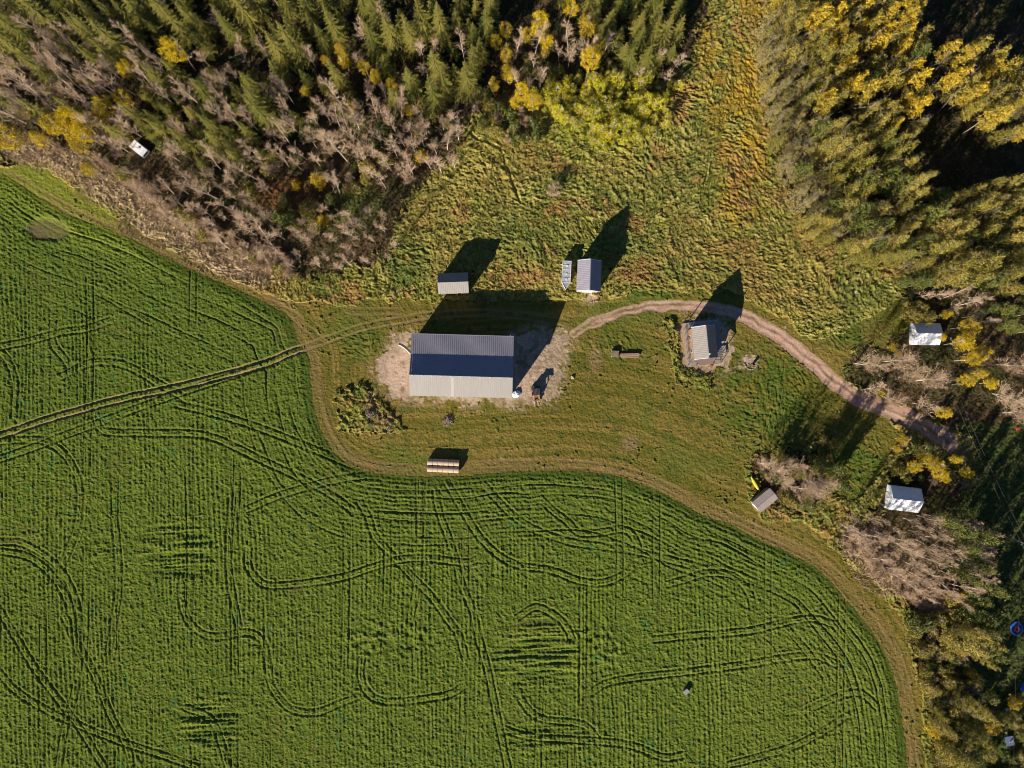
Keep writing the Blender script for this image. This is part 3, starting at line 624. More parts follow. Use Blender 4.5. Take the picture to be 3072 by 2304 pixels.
# --- stock trailer with a pointed nose
tr = thing('stock_trailer', 'narrow silver trailer with pointed nose and ribbed roof', 'trailer', (12.6, 25.9, 0), R(-3.2))
def vn(z): return [(-.96, 2.5, z), (-.96, -2.45, z), (0, -4.1, z), (.96, -2.45, z), (.96, 2.5, z)]
m = MB(); m.add(vn(.55) + vn(2.3), [(0, 1, 6, 5), (1, 2, 7, 6), (2, 3, 8, 7), (3, 4, 9, 8), (4, 0, 5, 9), (0, 4, 3, 2, 1)]); m.build('body', M['alu'], tr)
pan = mat('trailer_roof', (.55, .57, .62), (.30, .32, .36), 1.8, .35, .2)
for k in range(5):
    y0 = 2.46 - k * .985; MB().box((0, y0 - .48, 2.33), (1.84, .93, .05)).build('roof_panel', pan, tr)
m = MB(); m.add([(-.93, -2.47, 2.32), (0, -4.06, 2.30), (.93, -2.47, 2.32)], [(0, 1, 2)]); m.build('nose_panel', M['alu'], tr)
for k in range(6): MB().box((0, 2.48 - k * .985, 2.37), (1.92, .07, .08)).build('roof_rib', M['trim'], tr)
for a, b in (((-.96, 2.5), (-.96, -2.45)), ((.96, 2.5), (.96, -2.45)), ((-.96, -2.45), (0, -4.1)), ((.96, -2.45), (0, -4.1))):
    MB().tube([(a[0], a[1], 2.36), (b[0], b[1], 2.36)], .06, 4).build('edge_rail', M['trim'], tr)
for y, z in ((1.35, .4), (-.55, .2), (-1.75, .3)): MB().box((-.1 + z * .5, y, 2.4), (.42, .32, .12)).build('roof_hatch', M['trim'], tr)
for y in (.6, -.35):
    for x in (-1.02, 1.02): MB().tube([(x - .1, y, .36), (x + .1, y, .36)], .36, 14).build('wheel', M['tyre'], tr)
m = MB().tube([(0, -4.0, .5), (0, -5.0, .5)], .06, 6); m.box((0, -4.7, .25), (.1, .1, .5)); m.build('hitch', M['dark'], tr)

# --- hay bales: two rows of six, ends touching
hay = mat('hay', (.52, .40, .29), (.36, .26, .18), 3, .95, bump=.6, stretch=(8, 1, 1), spec=.05)
wrap = mat('bale_end', (.36, .27, .17), (.28, .2, .12), 5, .95, bump=.5)
m = MB(); n = 22; prof = [(-.60, .70), (-.56, .75), (-.3, .765), (0, .77), (.3, .765), (.56, .75), (.60, .70)]
for x, r in prof:
    for k in range(n):
        a = 2 * math.pi * k / n; rr = r * (1 + .012 * math.sin(5 * a + 3 * x)); m.v.append((x, rr * math.cos(a), .75 + rr * math.sin(a) * (.98 if math.sin(a) < 0 else 1)))
for i in range(len(prof) - 1):
    for k in range(n): m.f.append((i * n + k, i * n + (k + 1) % n, (i + 1) * n + (k + 1) % n, (i + 1) * n + k))
bale_me = m.mesh('hay_roll', hay)
end_me = []
for sx in (-1, 1):
    m = MB()
    for j, r in enumerate((.70, .5, .3, .12)):
        base = len(m.v)
        for k in range(n): m.v.append((sx * (.602 - .02 * j), r * math.cos(2 * math.pi * k / n), .75 + r * math.sin(2 * math.pi * k / n)))
        if j:
            for k in range(n): m.f.append((base - n + k, base - n + (k + 1) % n, base + (k + 1) % n, base + k))
    end_me.append(m.mesh('bale_end', wrap))
OR6 = ['at the west end', 'second from the west end', 'third from the west end', 'third from the east end', 'second from the east end', 'at the east end']
ca, sa = math.cos(R(-2.7)), math.sin(R(-2.7))
for row, rn in ((1, 'north'), (-1, 'south')):
    for k in range(6):
        lx, ly = (k - 2.5) * 1.235, row * .77
        x, y = -16.0 + lx * ca - ly * sa, -19.05 + lx * sa + ly * ca
        t = thing('hay_bale', f'round hay bale {OR6[k]} of the {rn} row', 'hay bale', (x, y, .03), R(-2.7) + random.uniform(-.03, .03), 'round hay bales in two rows')
        o = put('hay_roll', bale_me, t); o.rotation_euler = (0, 0, 0); put('end_face', end_me[0], t); put('end_face', end_me[1], t)

# --- compact loader with forks
ld = thing('skid_loader', 'compact loader with dark cab roof and yellow boom arm by the barn', 'loader', (*P(1608, 1179), .03), R(4))
yel = mat('yellow_paint', (.62, .40, .03), (.5, .32, .03), 4, .5); org = mat('rusty_orange', (.34, .15, .06), (.25, .10, .05), 4, .7); brn_ = mat('brown_machine', (.20, .12, .08), (.12, .08, .06), 4, .7)
m = MB().box((0, .5, .75), (1.5, 2.0, .7)).box((0, 1.25, 1.15), (1.35, .7, .5)); m.build('body', brn_, ld)
m = MB()
for x in (-.7, .7):
    for y in (-.35, 1.0): m.box((x, y, 1.5), (.08, .08, 1.2))
m.box((0, 1.02, 1.5), (1.4, .05, 1.0)); m.build('cab', M['dark'], ld)
rf = MB().box((0, .35, 2.15), (1.75, 1.55, .1)).build('cab_roof', M['dark'], ld)
for k in range(4): MB().box((-.45 + k * .3, .35, 2.23), (.08, 1.2, .06)).build('roof_slat', mat('slat_grey', (.12, .11, .16), None, 5), rf)
for x in (-.85, .85):
    for y in (-.2, 1.15): MB().tube([(x - .16, y, .42), (x + .16, y, .42)], .42, 14).build('wheel', M['tyre'], ld)
MB().tube([(.62, .9, 1.55), (.62, -.4, 1.5), (.62, -1.5, .6), (.62, -2.1, .35)], .1, 6).build('boom_arm', yel, ld)
MB().tube([(-.62, .9, 1.55), (-.62, -.4, 1.5), (-.62, -1.5, .6), (-.62, -2.1, .35)], .1, 6).build('boom_arm', org, ld)
MB().box((0, -1.75, .5), (1.5, .12, .6)).build('fork_carriage', org, ld)
for x in (-.45, .3): MB().box((x, -2.4, .18), (.14, 1.3, .07)).build('fork', M['trim'], ld)
MB().box((0, -.7, .95), (.9, .7, .6)).build('seat_box', org, ld)
# bulk bag beside barn
t = thing('bulk_bag', 'crumpled white bag lying at the south east corner of the barn', 'bag', (*P(1549, 1182), .03), R(20))
m = MB(); rr = random.Random(4); n = 12
for j, (z, r) in enumerate(((0, .75), (.2, .85), (.45, .7), (.62, .35), (.66, .05))):
    for k in range(n):
        a = 2 * math.pi * k / n; q = r * rr.uniform(.78, 1.15); m.v.append((q * math.cos(a) * 1.2, q * math.sin(a), z + rr.uniform(-.04, .06)))
for j in range(4):
    for k in range(n): m.f.append((j * n + k, j * n + (k + 1) % n, (j + 1) * n + (k + 1) % n, (j + 1) * n + k))
m.build('sack', M['fabric'], t); MB().tube([(-.2, 0, .6), (0, .25, .85), (.3, .1, .6)], .05, 5).build('loop', M['trim'], t)
# drain pipe by the west wall
L = [Vector((*p, .14)) for p in spline([P(1195, 1034), P(1206, 1039), P(1219, 1049), P(1231, 1061)], 5)]
tag(MB().tube(L, .11, 8).build('drain_pipe', M['trim']), 'curved white pipe lying on the dirt at the west end of the barn', 'pipe')
# pallets + timber
t = thing('slatted_crate', 'grey slatted crate next to the timber stack', 'crate', (*P(1844, 1062), .06), R(-3))
slat = MB().box((0, 0, 0), (1.6, .16, .035)).mesh('slat', M['wood'])
MB().box((0, 0, .34), (1.55, 1.3, .56)).build('core', mat('crate_grey', (.22, .23, .27), (.16, .17, .2), 3), t)
for k in range(6): put('slat', slat, t, (0, -.62 + k * .25, .66))
for x, y in ((-.78, -.66), (.78, -.66), (-.78, .66), (.78, .66)): MB().box((x, y, .36), (.1, .1, .72)).build('corner_post', M['trim'], t)
ts = thing('timber_stack', 'stack of reddish brown timber beams on the grass', 'timber stack', (*P(1889, 1066), .06), R(1.5))
bcol = [mat('beam_' + str(i), c, None, 3, .8, stretch=(1, 8, 8)) for i, c in enumerate(((.40, .22, .14), (.30, .18, .12), (.46, .34, .2), (.30, .24, .24)))]
for lay in range(2):
    for k in range(5 - lay):
        MB().box((random.uniform(-.12, .12), -.5 + k * .24 + lay * .1, .2 + lay * .24), (random.uniform(3.9, 4.5), .21, .21), R(random.uniform(-1.2, 1.2))).build('beam', bcol[(k + lay) % 4], ts)
for x in (-1.5, 1.5): MB().box((x, 0, .05), (.12, 1.3, .1)).build('bearer', M['wood'], ts)
# burn barrel on its sandy patch
t = thing('burn_barrel', 'rusty fire barrel standing on a round sandy patch', 'barrel', (*P(2258, 1093), .05))
rust = mat('rust', (.16, .07, .04), (.10, .045, .03), 5, .85)
MB().tube([(0, 0, 0), (0, 0, .3), (0, 0, .32), (0, 0, .6), (0, 0, .62), (0, 0, .9)], [.29, .29, .31, .31, .29, .3], 16, cap=False).build('drum', rust, t)
m = MB().tube([(0, 0, .88), (0, 0, .92)], .315, 16, cap=False); m.build('rim', mat('rim_pale', (.42, .3, .27), None, 5), t)
m = MB().tube([(0, 0, .5), (0, 0, .52)], .28, 12); m.build('ash', mat('ash', (.1, .09, .085), None, 8), t)
for k in range(11):
    a = R(190 + k * 16); x, y = P(2252, 1090); x += 1.45 * math.cos(a); y += 1.45 * math.sin(a)
    me = None
    b = bmesh.new(); bmesh.ops.create_icosphere(b, subdivisions=2, radius=.2)
    for v in b.verts: v.co *= random.uniform(.8, 1.15); v.co.z *= .7
    me = bpy.data.meshes.new('stone'); b.to_mesh(me); b.free(); me.materials.append(M.setdefault('stone', mat('field_stone', (.30, .26, .22), (.2, .18, .16), 5, .9)))
    o = put('stone', me, None, (x, y, .14)); tag(o, 'grey stone in the arc edging the sandy fire patch', 'stone', 'stones edging the fire patch')
# kayak
ky = thing('kayak', 'yellow kayak lying beside the corrugated shed', 'kayak', (*P(2263.5, 1451), .42), math.atan2(-(1472 - 1430), 25))
m = MB(); n = 10; prof = [(-2.0, .03, .28), (-1.6, .18, .22), (-1, .33, .18), (0, .40, .16), (1, .33, .18), (1.6, .18, .22), (2.0, .03, .28)]
for x, r, z in prof:
    for k in range(n):
        a = 2 * math.pi * k / n; m.v.append((x, r * math.cos(a), z + .7 * r * math.sin(a)))
for i in range(len(prof) - 1):
    for k in range(n): m.f.append((i * n + k, i * n + (k + 1) % n, (i + 1) * n + (k + 1) % n, (i + 1) * n + k))
m.build('hull', mat('kayak_yellow', (.75, .56, .04), (.65, .47, .04), 2, .4), ky)
m = MB(); 
m.tube([(.55 * math.cos(a), .2 * math.sin(a), .38) for a in [k * math.pi / 8 for k in range(17)]], .03, 5); m.build('cockpit_rim', M['dark'], ky)
MB().box((0, 0, .36), (.9, .3, .02)).build('seat', M['dark'], ky)
# camper in the trees
cp = thing('camper', 'small white camper half hidden in the wood', 'camper', (*P(412, 443, 2.4), 0), R(-39))
m = MB(); pr = [(-1.9, .5), (1.7, .5), (1.95, 1.0), (1.8, 1.9), (1.3, 2.4), (-1.6, 2.45), (-1.95, 2.0)]
m.add([(x, -1.02, z) for x, z in pr] + [(x, 1.02, z) for x, z in pr], [tuple(range(7)), tuple(range(13, 6, -1))] + [(i, i + 7, (i + 1) % 7 + 7, (i + 1) % 7) for i in range(7)]); m.build('body', M['fabric'], cp)
MB().box((-.95, 0, 2.47), (.07, 2.0, .05)).build('seam', M['dark'], cp); MB().box((.35, .1, 2.5), (.5, .5, .1)).build('roof_vent', M['trim'], cp)
m = MB().box((1.9, 0, 1.45), (.06, 1.5, .6)); m.build('window', M['glass'], cp)
for y in (-1.0, 1.0): MB().tube([(-.2, y - .1, .33), (-.2, y + .1, .33)], .33, 12).build('wheel', M['tyre'], cp)
MB().tube([(1.8, 0, .5), (2.9, 0, .45)], .06, 6).build('hitch', M['dark'], cp)
# crate in the field
x, y = P(2055, 2070)
t = thing('wooden_box', 'pale wooden box with sloping lid alone in the crop', 'box', (x, y, .05), R(32))
MB().box((0, 0, .5), (1.15, .95, 1.0)).build('case', mat('box_wood', (.50, .38, .27), (.42, .31, .22), 3), t)
MB().slab([(-.66, -.56, 1.02), (.66, -.56, 1.02), (.66, .56, 1.25), (-.66, .56, 1.25)], .06).build('lid', mat('box_lid', (.28, .27, .26), (.2, .2, .2), 3), t)
# pale stone, brush heap, soil heap
x, y = P(1718, 1132); b = bmesh.new(); bmesh.ops.create_icosphere(b, subdivisions=3, radius=.45)
for v in b.verts: v.co *= 1 + .25 * math.sin(v.co.x * 9 + 1) * math.cos(v.co.y * 7) ; v.co.z *= .6
me = bpy.data.meshes.new('boulder'); b.to_mesh(me); b.free(); me.materials.append(mat('boulder', (.38, .31, .2), (.28, .22, .14), 4, .9))
tag(put('boulder', me, None, (x, y, .2)), 'pale boulder alone on the mown grass east of the barn', 'boulder')
def brush_heap(px, py, r, h, label, n=150):
    x, y = P(px, py); t = thing('brush_heap', label, 'brush heap', (x, y, .05))
    m = MB(); m2 = MB()
    for k in range(n):
        a = random.uniform(0, 6.28); rr = r * math.sqrt(random.random()); z = h * (1 - (rr / r) ** 2) * random.uniform(.3, 1)
        d = Vector((random.gauss(0, 1), random.gauss(0, 1), random.gauss(0, .25))).normalized() * random.uniform(.4, 1.1)
        p = Vector((rr * math.cos(a), rr * math.sin(a), z + .05)); (m if k % 3 else m2).tube([p - d * .5, p + d * .5], random.uniform(.015, .05), 3)
    core = MB(); nn = 14
    for j, (q, zz) in enumerate(((1, 0), (.8, .4), (.5, .7), (.1, .85))):
        for k in range(nn): core.v.append((q * r * .9 * math.cos(6.283 * k / nn) * random.uniform(.85, 1.1), q * r * .9 * math.sin(6.283 * k / nn) * random.uniform(.85, 1.1), zz * h * random.uniform(.85, 1.1)))
    for j in range(3):
        for k in range(nn): core.f.append((j * nn + k, j * nn + (k + 1) % nn, (j + 1) * nn + (k + 1) % nn, (j + 1) * nn + k))
    core.build('mound', mat('heap_soil', (.11, .08, .05), (.07, .05, .035), 3), t)
    m.build('sticks', mat('stick', (.30, .22, .15), (.2, .14, .09), 4, island=.8), t); m2.build('pale_sticks', mat('stick_pale', (.48, .38, .28), None, 4, island=.5), t)
brush_heap(1343, 1262, 1.3, .8, 'small heap of brush on the grass south of the barn')
brush_heap(1112, 1238, 1.5, 1.3, 'dark brush heap in the weedy triangle west of the barn', 170)
brush_heap(1165, 1275, 1.6, .6, 'low reddish brush heap at the south tip of the weedy triangle', 120)
# power pole and wires
pb = P3(3003, 1608, 0)
pp = thing('power_pole', 'pale wooden power pole with cross arm at the east edge', 'power pole', (pb.x, pb.y, 0)); pole_h = 7.6
MB().tube([(0, 0, 0), (0, 0, pole_h)], [.17, .11], 8).build('pole', mat('pole_wood', (.42, .36, .3), (.34, .29, .24), 3), pp)
MB().box((0, 0, pole_h - .25), (1.6, .1, .12), R(30)).build('cross_arm', M['wood'], pp)
for k in (-.7, 0, .7): MB().cyl((k * math.cos(R(30)), k * math.sin(R(30)), pole_h - .2), (k * math.cos(R(30)), k * math.sin(R(30)), pole_h + .02), .06, 8).build('insulator', M['trim'], pp)
wm = mat('wire', (.12, .12, .115), None, 3, .5)
top = Vector((pb.x, pb.y, pole_h))
def wire(a, b, sag, label):
    pts = []
    for k in range(15):
        t_ = k / 14; p = Vector(a).lerp(Vector(b), t_); p.z -= sag * 4 * t_ * (1 - t_); pts.append(p)
    tag(MB().tube(pts, .009, 4).build('wire', wm), label, 'wire', 'overhead wires at the power pole')
q = P3(3030, 1540, 7.4)
dirn = (q - top); dirn.z = 0; dirn.normalize()
wire(top + Vector((-.5, -.3, 0)), top + Vector((-.5, -.3, 0)) + dirn * 34, .6, 'overhead wire running north from the power pole, western of two')
wire(top + Vector((.5, .3, 0)), top + Vector((.5, .3, 0)) + dirn * 34, .6, 'overhead wire running north from the power pole, eastern of two')
wire(top + Vector((-.5, -.3, 0)), top + Vector((-.5, -.3, 0)) - dirn * 20, .3, 'overhead wire running south east from the power pole, western of two')
wire(top + Vector((.5, .3, 0)), top + Vector((.5, .3, 0)) - dirn * 20, .3, 'overhead wire running south east from the power pole, eastern of two')
wire(top, P3(3040, 2420, 7.0), .9, 'long thin overhead wire running straight south over the yard')
# yard things on the east edge
blue = mat('blue_plastic', (.04, .16, .55), (.03, .12, .42), 2, .4); red = mat('red_plastic', (.62, .05, .04), (.5, .12, .03), 3, .5)
t = thing('paddling_pool', 'round blue paddling pool with a red float in the yard shade', 'pool', (*P(3047, 1884), .1))
m = MB(); m.tube([(1.25 * math.cos(k * math.pi / 8) * (1 + .06 * (k % 2)), 1.45 * math.sin(k * math.pi / 8) * (1 + .06 * (k % 2)), .18) for k in range(17)], .2, 6); m.build('ring', blue, t)
m = MB(); m.v = [(1.2 * math.cos(k * math.pi / 8), 1.4 * math.sin(k * math.pi / 8), .12) for k in range(16)]; m.f = [tuple(range(16))]; m.build('floor', blue, t)
m = MB(); m.tube([(.5 * math.cos(k * math.pi / 6), .6 * math.sin(k * math.pi / 6) - .1, .3) for k in range(13)], .2, 6); m.build('float', red, t)
t = thing('tarp_heap', 'bright blue tarp over a heap at the edge of the yard', 'tarp', (*P(3068, 2062), .1))
m = MB(); n = 10
for j, (r, z) in enumerate(((1.2, 0), (1, .4), (.6, .75), (.1, .85))):
    for k in range(n): m.v.append((r * .8 * math.cos(6.283 * k / n) * random.uniform(.85, 1.1), r * math.sin(6.283 * k / n) * random.uniform(.85, 1.1), z * random.uniform(.85, 1.1)))
for j in range(3):
    for k in range(n): m.f.append((j * n + k, j * n + (k + 1) % n, (j + 1) * n + (k + 1) % n, (j + 1) * n + k))
m.build('sheet', blue, t); MB().tube([(-.9, -.9, .1), (.2, 0, .92), (.9, .8, .1)], .02, 4).build('rope', M['trim'], t)
def chair(px, py, label, col, rz):
    t = thing('garden_chair', label, 'chair', (*P(px, py), .1), rz)
    mm = mat('chair_' + str(px), col, None, 3, .5)
    MB().box((0, 0, .42), (.6, .6, .05)).build('seat', mm, t); MB().box((0, .3, .75), (.6, .05, .65)).build('backrest', mm, t)
    for x in (-.27, .27):
        for y in (-.27, .27): MB().box((x, y, .2), (.05, .05, .4)).build('leg', mm, t)
    for x in (-.32, .32): MB().box((x, 0, .62), (.05, .55, .04)).build('armrest', mm, t)
chair(3015, 2125, 'white garden chair in the dark yard by the hedge', (.75, .74, .8), R(40))
chair(3047, 1286, 'red garden chair on the rough grass near the turning place', (.6, .06, .05), R(10))
t = thing('garden_table', 'bluish grey garden table with white cups near the south east corner', 'table', (*P(3022, 2218), .1), R(10))
MB().box((0, 0, .72), (2.0, 2.2, .05)).build('tabletop', mat('table_blue', (.12, .15, .24), (.09, .11, .18), 2), t)
for x in (-.9, .9):
    for y in (-1, 1): MB().box((x, y, .36), (.08, .08, .7)).build('leg', M['dark'], t)
for (x, y), lb in zip(((3016, 2197), (3033, 2222), (3029, 2226)), ('white cup alone on the north edge of the bluish table', 'white cup on the east edge of the bluish table', 'smaller white cup beside the cup on the east edge')):
    X0, Y0 = P(x, y, .8); s = .16 if 'smaller' not in lb else .12
    t2 = thing('cup', lb, 'cup', (X0, Y0, .845)); MB().tube([(0, 0, 0), (0, 0, 2 * s)], [s * .8, s], 10, cap=False).build('bowl', M['trim'], t2); MB().tube([(s, 0, .4 * s), (s * 1.6, 0, s), (s, 0, 1.6 * s)], .02, 4).build('handle', M['trim'], t2)
# garden gate / white ladder among the bare trees
t = thing('white_trellis', 'white garden arch beside the bare poplars', 'arch', (*P(2860, 1152), .1), R(20))
for x in (-.5, .5): MB().cyl((x, 0, 0), (x, 0, 2.2), .05, 6).build('post', M['trim'], t)
MB().tube([(-.5, 0, 2.2), (-.3, 0, 2.5), (0, 0, 2.6), (.3, 0, 2.5), (.5, 0, 2.2)], .05, 6).build('hoop', M['trim'], t)

# ------------------------------------------------------------------ trees
bark_s = mat('spruce_bark', (.11, .08, .06), (.08, .06, .045), 6, .9)
bark_o = mat('grey_olive_bark', (.30, .255, .18), (.22, .185, .13), 3, .9, objrand=.5)
bark_b = mat('aspen_bark', (.74, .61, .48), (.56, .45, .35), 3, .85, objrand=.5)
twig_m = mat('aspen_twigs', (.60, .425, .275), (.37, .245, .15), 2, .9, island=.5, objrand=.9)
NEEDLE = mat('spruce_needles', (.115, .125, .022), (.27, .225, .048), 1.2, .8, island=.8, objrand=.7, trans=.05, spec=.1)
LEAF_G = mat('olive_leaves', (.185, .165, .026), (.37, .29, .065), .7, .7, island=.8, objrand=1.0, trans=.12, spec=.15)
LEAF_GG = mat('green_leaves', (.085, .110, .022), (.20, .20, .040), .7, .7, island=.8, objrand=.8, trans=.12, spec=.15)
LEAF_P = mat('grey_green_leaves', (.34, .275, .115), (.22, .185, .05), .7, .8, island=.8, objrand=.9, trans=.12, spec=.1)
LEAF_Y = mat('yellow_leaves', (.60, .42, .014), (.36, .25, .020), .8, .7, island=.8, objrand=.9, trans=.15, spec=.15)
LEAF_L = mat('lime_leaves', (.56, .48, .018), (.30, .29, .022), .7, .7, island=.9, objrand=.9, trans=.12, spec=.15)
LEAF_O = mat('orange_leaves', (.58, .38, .024), (.27, .23, .045), .9, .7, island=.9, objrand=1.0, trans=.12, spec=.15)

def spruce(H, Rb, seed):
    r = random.Random(seed); fr = MB(); z = H * .1; layer = 0
    while z < H * .985:
        f = (H - z) / (H * .9); Rz = Rb * f ** .85
        nb = max(5, int(8 * (0.6 + .4 * f))); a0 = r.uniform(0, 6.28)
        for k in range(nb):
            a = a0 + 6.283 * k / nb + r.uniform(-.25, .25); Lb = Rz * r.uniform(.6, 1.2) + .12
            d = Vector((math.cos(a), math.sin(a), 0)); s = Vector((-d.y, d.x, 0)); drop = -.28 - .12 * r.random()
            up_ = .12 * f
            pts = [Vector((0, 0, z)) + d * (Lb * t) + Vector((0, 0, drop * Lb * t + .22 * Lb * t * t + up_)) for t in (0, .35, .7, 1)]
            wd = min(.16 + .12 * Lb, .42)
            fr.add([pts[0], pts[1] + s * wd * .35, pts[2] + s * wd * .3, pts[3], pts[2] - s * wd * .3, pts[1] - s * wd * .35], [(0, 1, 5), (1, 2, 4, 5), (2, 3, 4)])
            for t, w_ in ((.3, 1.0), (.5, 1.0), (.7, .8), (.86, .5)):
                c = Vector((0, 0, z)) + d * (Lb * t) + Vector((0, 0, drop * Lb * t + .22 * Lb * t * t + up_))
                for sg in (-1, 1):
                    tip = c + (s * sg * .8 + d * .6) * (Lb * .30 * w_) + Vector((0, 0, -.09 * Lb * r.uniform(.2, 1)))
                    wv = d * (.075 + .02 * Lb); fr.tri(c - wv, tip, c + wv)
        z += H * .036 * r.uniform(.8, 1.3) + .08
    fr.tri((-.06, 0, H * .97), (.06, 0, H * .97), (0, .02, H * 1.03)); fr.tri((0, -.06, H * .97), (0, .06, H * .97), (.02, 0, H * 1.03))
    tk = MB().tube([(0, 0, -.2), (0, 0, H * .5), (0, 0, H * .97)], [.02 * H * .8, .011 * H, .02], 6)
    return tk.mesh('trunk', bark_s), fr.mesh('crown', NEEDLE)

def branches(H, crown, seed, n1, n2, n3, lean=.05, spread=1.0, trunks=1, base=.3, up_=1.0):
    """bare tree: returns trunk MB (trunk and limbs) and twig MB"""
    r = random.Random(seed); tk = MB(); tw = MB()
    def bend(p, d, L, n, wob):
        pts = [p.copy()]; q = p.copy(); dd = d.copy()
        for i in range(n):
            dd = (dd + Vector((r.gauss(0, wob), r.gauss(0, wob), r.gauss(0, wob) + .05))).normalized(); q = q + dd * (L / n); pts.append(q.copy())
        return pts, dd
    def at(pts, t):
        f = t * (len(pts) - 1); i = min(int(f), len(pts) - 2); return pts[i].lerp(pts[i + 1], f - i), (pts[i + 1] - pts[i]).normalized()
    for tr_ in range(trunks):
        d0 = Vector((r.gauss(0, lean + .12 * (trunks > 1)), r.gauss(0, lean + .12 * (trunks > 1)), 1)).normalized()
        h = H * (1 if tr_ == 0 else r.uniform(.7, .95)); pts, _ = bend(Vector((r.uniform(-.2, .2) * (trunks - 1), r.uniform(-.2, .2) * (trunks - 1), -.2)), d0, h, 7, .05)
        rad = .0062 * h + .025; tk.tube(pts, [rad * (1 - .13 * i) for i in range(8)], 5, cap=False)
        for k in range(n1):
            t = base + (1 - base) * (k + r.random()) / n1 * .98; p, dt = at(pts, t)
            a = r.uniform(0, 6.283); out = Vector((math.cos(a), math.sin(a), 0))
            Lb = crown * spread * r.uniform(.6, 1.15) * (1.15 - .75 * max(0, (t - .45) / .55)) * (.6 + .4 * min(1, (t - base + .1) / .25))
            d = (out * .8 + Vector((0, 0, r.uniform(.45, 1.25) * up_))).normalized()
            bp_, _ = bend(p, d, Lb, 4, .13); rb = max(.018, rad * .40 * (1 - .6 * t)); tk.tube(bp_, [rb, rb * .8, rb * .6, rb * .42, rb * .25], 3, cap=False)
            for j in range(n2):
                t2 = .2 + .8 * (j + r.random()) / n2; p2, d2 = at(bp_, min(t2, .99))
                d3 = (d2 * .7 + Vector((r.gauss(0, .6), r.gauss(0, .6), r.uniform(-.05, .6)))).normalized(); L2 = Lb * r.uniform(.25, .5) * (1.2 - .6 * t2)
                b2, _ = bend(p2, d3, L2, 2, .18); tw.tube(b2, [.024, .018, .010], 3, cap=False)
                for i in range(n3):
                    p3, d4 = at(b2, r.uniform(.15, .98)); e = (d4 * .6 + Vector((r.gauss(0, .7), r.gauss(0, .7), r.uniform(0, .7)))).normalized() * r.uniform(.35, .95)
                    sd = e.cross(Vector((r.gauss(0, 1), r.gauss(0, 1), r.gauss(0, 1)))).normalized() * .017
                    tw.tri(p3 - sd, p3 + sd, p3 + e)
    return tk, tw

def leaves(mb, H, shape, seed, nclump, per, size, cl=.55):
    """shape(t) -> radius at relative height t in 0..1 (None = no leaves)"""
    r = random.Random(seed)
    for c in range(nclump):
        for _ in range(40):
            t = r.random(); Rz = shape(t)
            if Rz and r.random() < Rz / 2.6: break
        a = r.uniform(0, 6.283); q = Rz * math.sqrt(r.uniform(.12, 1)); cx, cy, cz = q * math.cos(a), q * math.sin(a), t * H
        sc = r.uniform(.6, 1.25) * cl
        for k in range(per):
            p = Vector((cx + r.gauss(0, sc * .5), cy + r.gauss(0, sc * .5), cz + r.gauss(0, sc * .42)))
            nrm = Vector((r.gauss(0, .7), r.gauss(0, .7), r.uniform(.2, 1))).normalized(); u_ = nrm.cross(Vector((r.gauss(0, 1), r.gauss(0, 1), .3))).normalized(); v_ = nrm.cross(u_)
            s = size * r.uniform(.6, 1.3); mb.add([p - u_ * s * .6, p - v_ * s * .4, p + u_ * s * .7, p + v_ * s * .4], [(0, 1, 2, 3)])
    return mb

KIND = {}
KIND['spruce'] = []
for i, (H, Rb) in enumerate(((17, 3.1), (14, 2.8), (18.5, 3.0), (11, 2.4), (15.5, 3.4), (8, 1.9))):
    a, b = spruce(H, Rb, 40 + i); KIND['spruce'].append((H, a, b))
def leafkind(key, specs, leafm, n1=12, n2=4, per=26, trunkm=None):
    KIND[key] = []
    for i, (H, Rc, t0, nclump, size) in enumerate(specs):
        tk, tw = branches(H * .95, Rc, 100 + i + len(key) * 31, n1, n2, 2, base=max(.15, t0 - .1))
        sh = (lambda t0, Rc, pk, pw: lambda t: None if t < t0 else Rc * (max(0, 1 - (abs(t - (t0 + pk * (1 - t0))) / ((1.02 - pk if t > t0 + pk * (1 - t0) else pk + .25) * (1 - t0))) ** pw)) ** .8 + .1)(t0, Rc, .28 if 'poplar' in key else .45, 1.5 if 'poplar' in key else 2)
        lf = leaves(MB(), H, sh, 300 + i + len(key) * 7, nclump, per, size)
        tk.v, tk.f = tk.v, tk.f
        n0 = len(tk.v); tk.v += tw.v; tk.f += [tuple(j + n0 for j in f) for f in tw.f]
        KIND[key].append((H, tk.mesh('trunk', trunkm or bark_b), lf.mesh('crown', leafm)))
leafkind('poplar', [(15, 1.6, .12, 95, .24), (17, 1.7, .15, 105, .24), (13, 1.45, .1, 85, .23), (16, 1.35, .12, 90, .23), (12, 1.7, .1, 85, .24)], LEAF_G, trunkm=bark_o)
leafkind('dark_poplar', [(14, 1.8, .28, 85, .27), (11, 1.8, .25, 75, .27), (16, 1.8, .3, 90, .27)], LEAF_GG, trunkm=bark_o)
leafkind('fading_poplar', [(13, 1.9, .04, 70, .22), (15, 1.8, .05, 80, .22), (11, 1.8, .03, 65, .22)], LEAF_P, n1=20, n2=5, per=22, trunkm=bark_o)
leafkind('golden_poplar', [(16, 1.5, .40, 70, .26), (14, 1.4, .4, 60, .26), (17, 1.7, .45, 75, .27)], LEAF_O, trunkm=bark_o)
leafkind('yellow_aspen', [(11, 2.0, .42, 75, .20), (13, 2.3, .45, 90, .21), (9, 1.7, .38, 60, .20), (14, 2.0, .45, 85, .20)], LEAF_Y, per=38)
leafkind('lime_aspen', [(5, 1.3, .2, 34, .25), (6.5, 1.4, .25, 38, .25), (3.6, 1.1, .15, 26, .23), (7.5, 1.5, .3, 40, .25)], LEAF_L, per=18)
leafkind('olive_shrub', [(3.2, 1.5, .05, 45, .24), (2.4, 1.3, .05, 36, .22), (4.2, 1.7, .1, 55, .25)], LEAF_G, n1=10, n2=3)
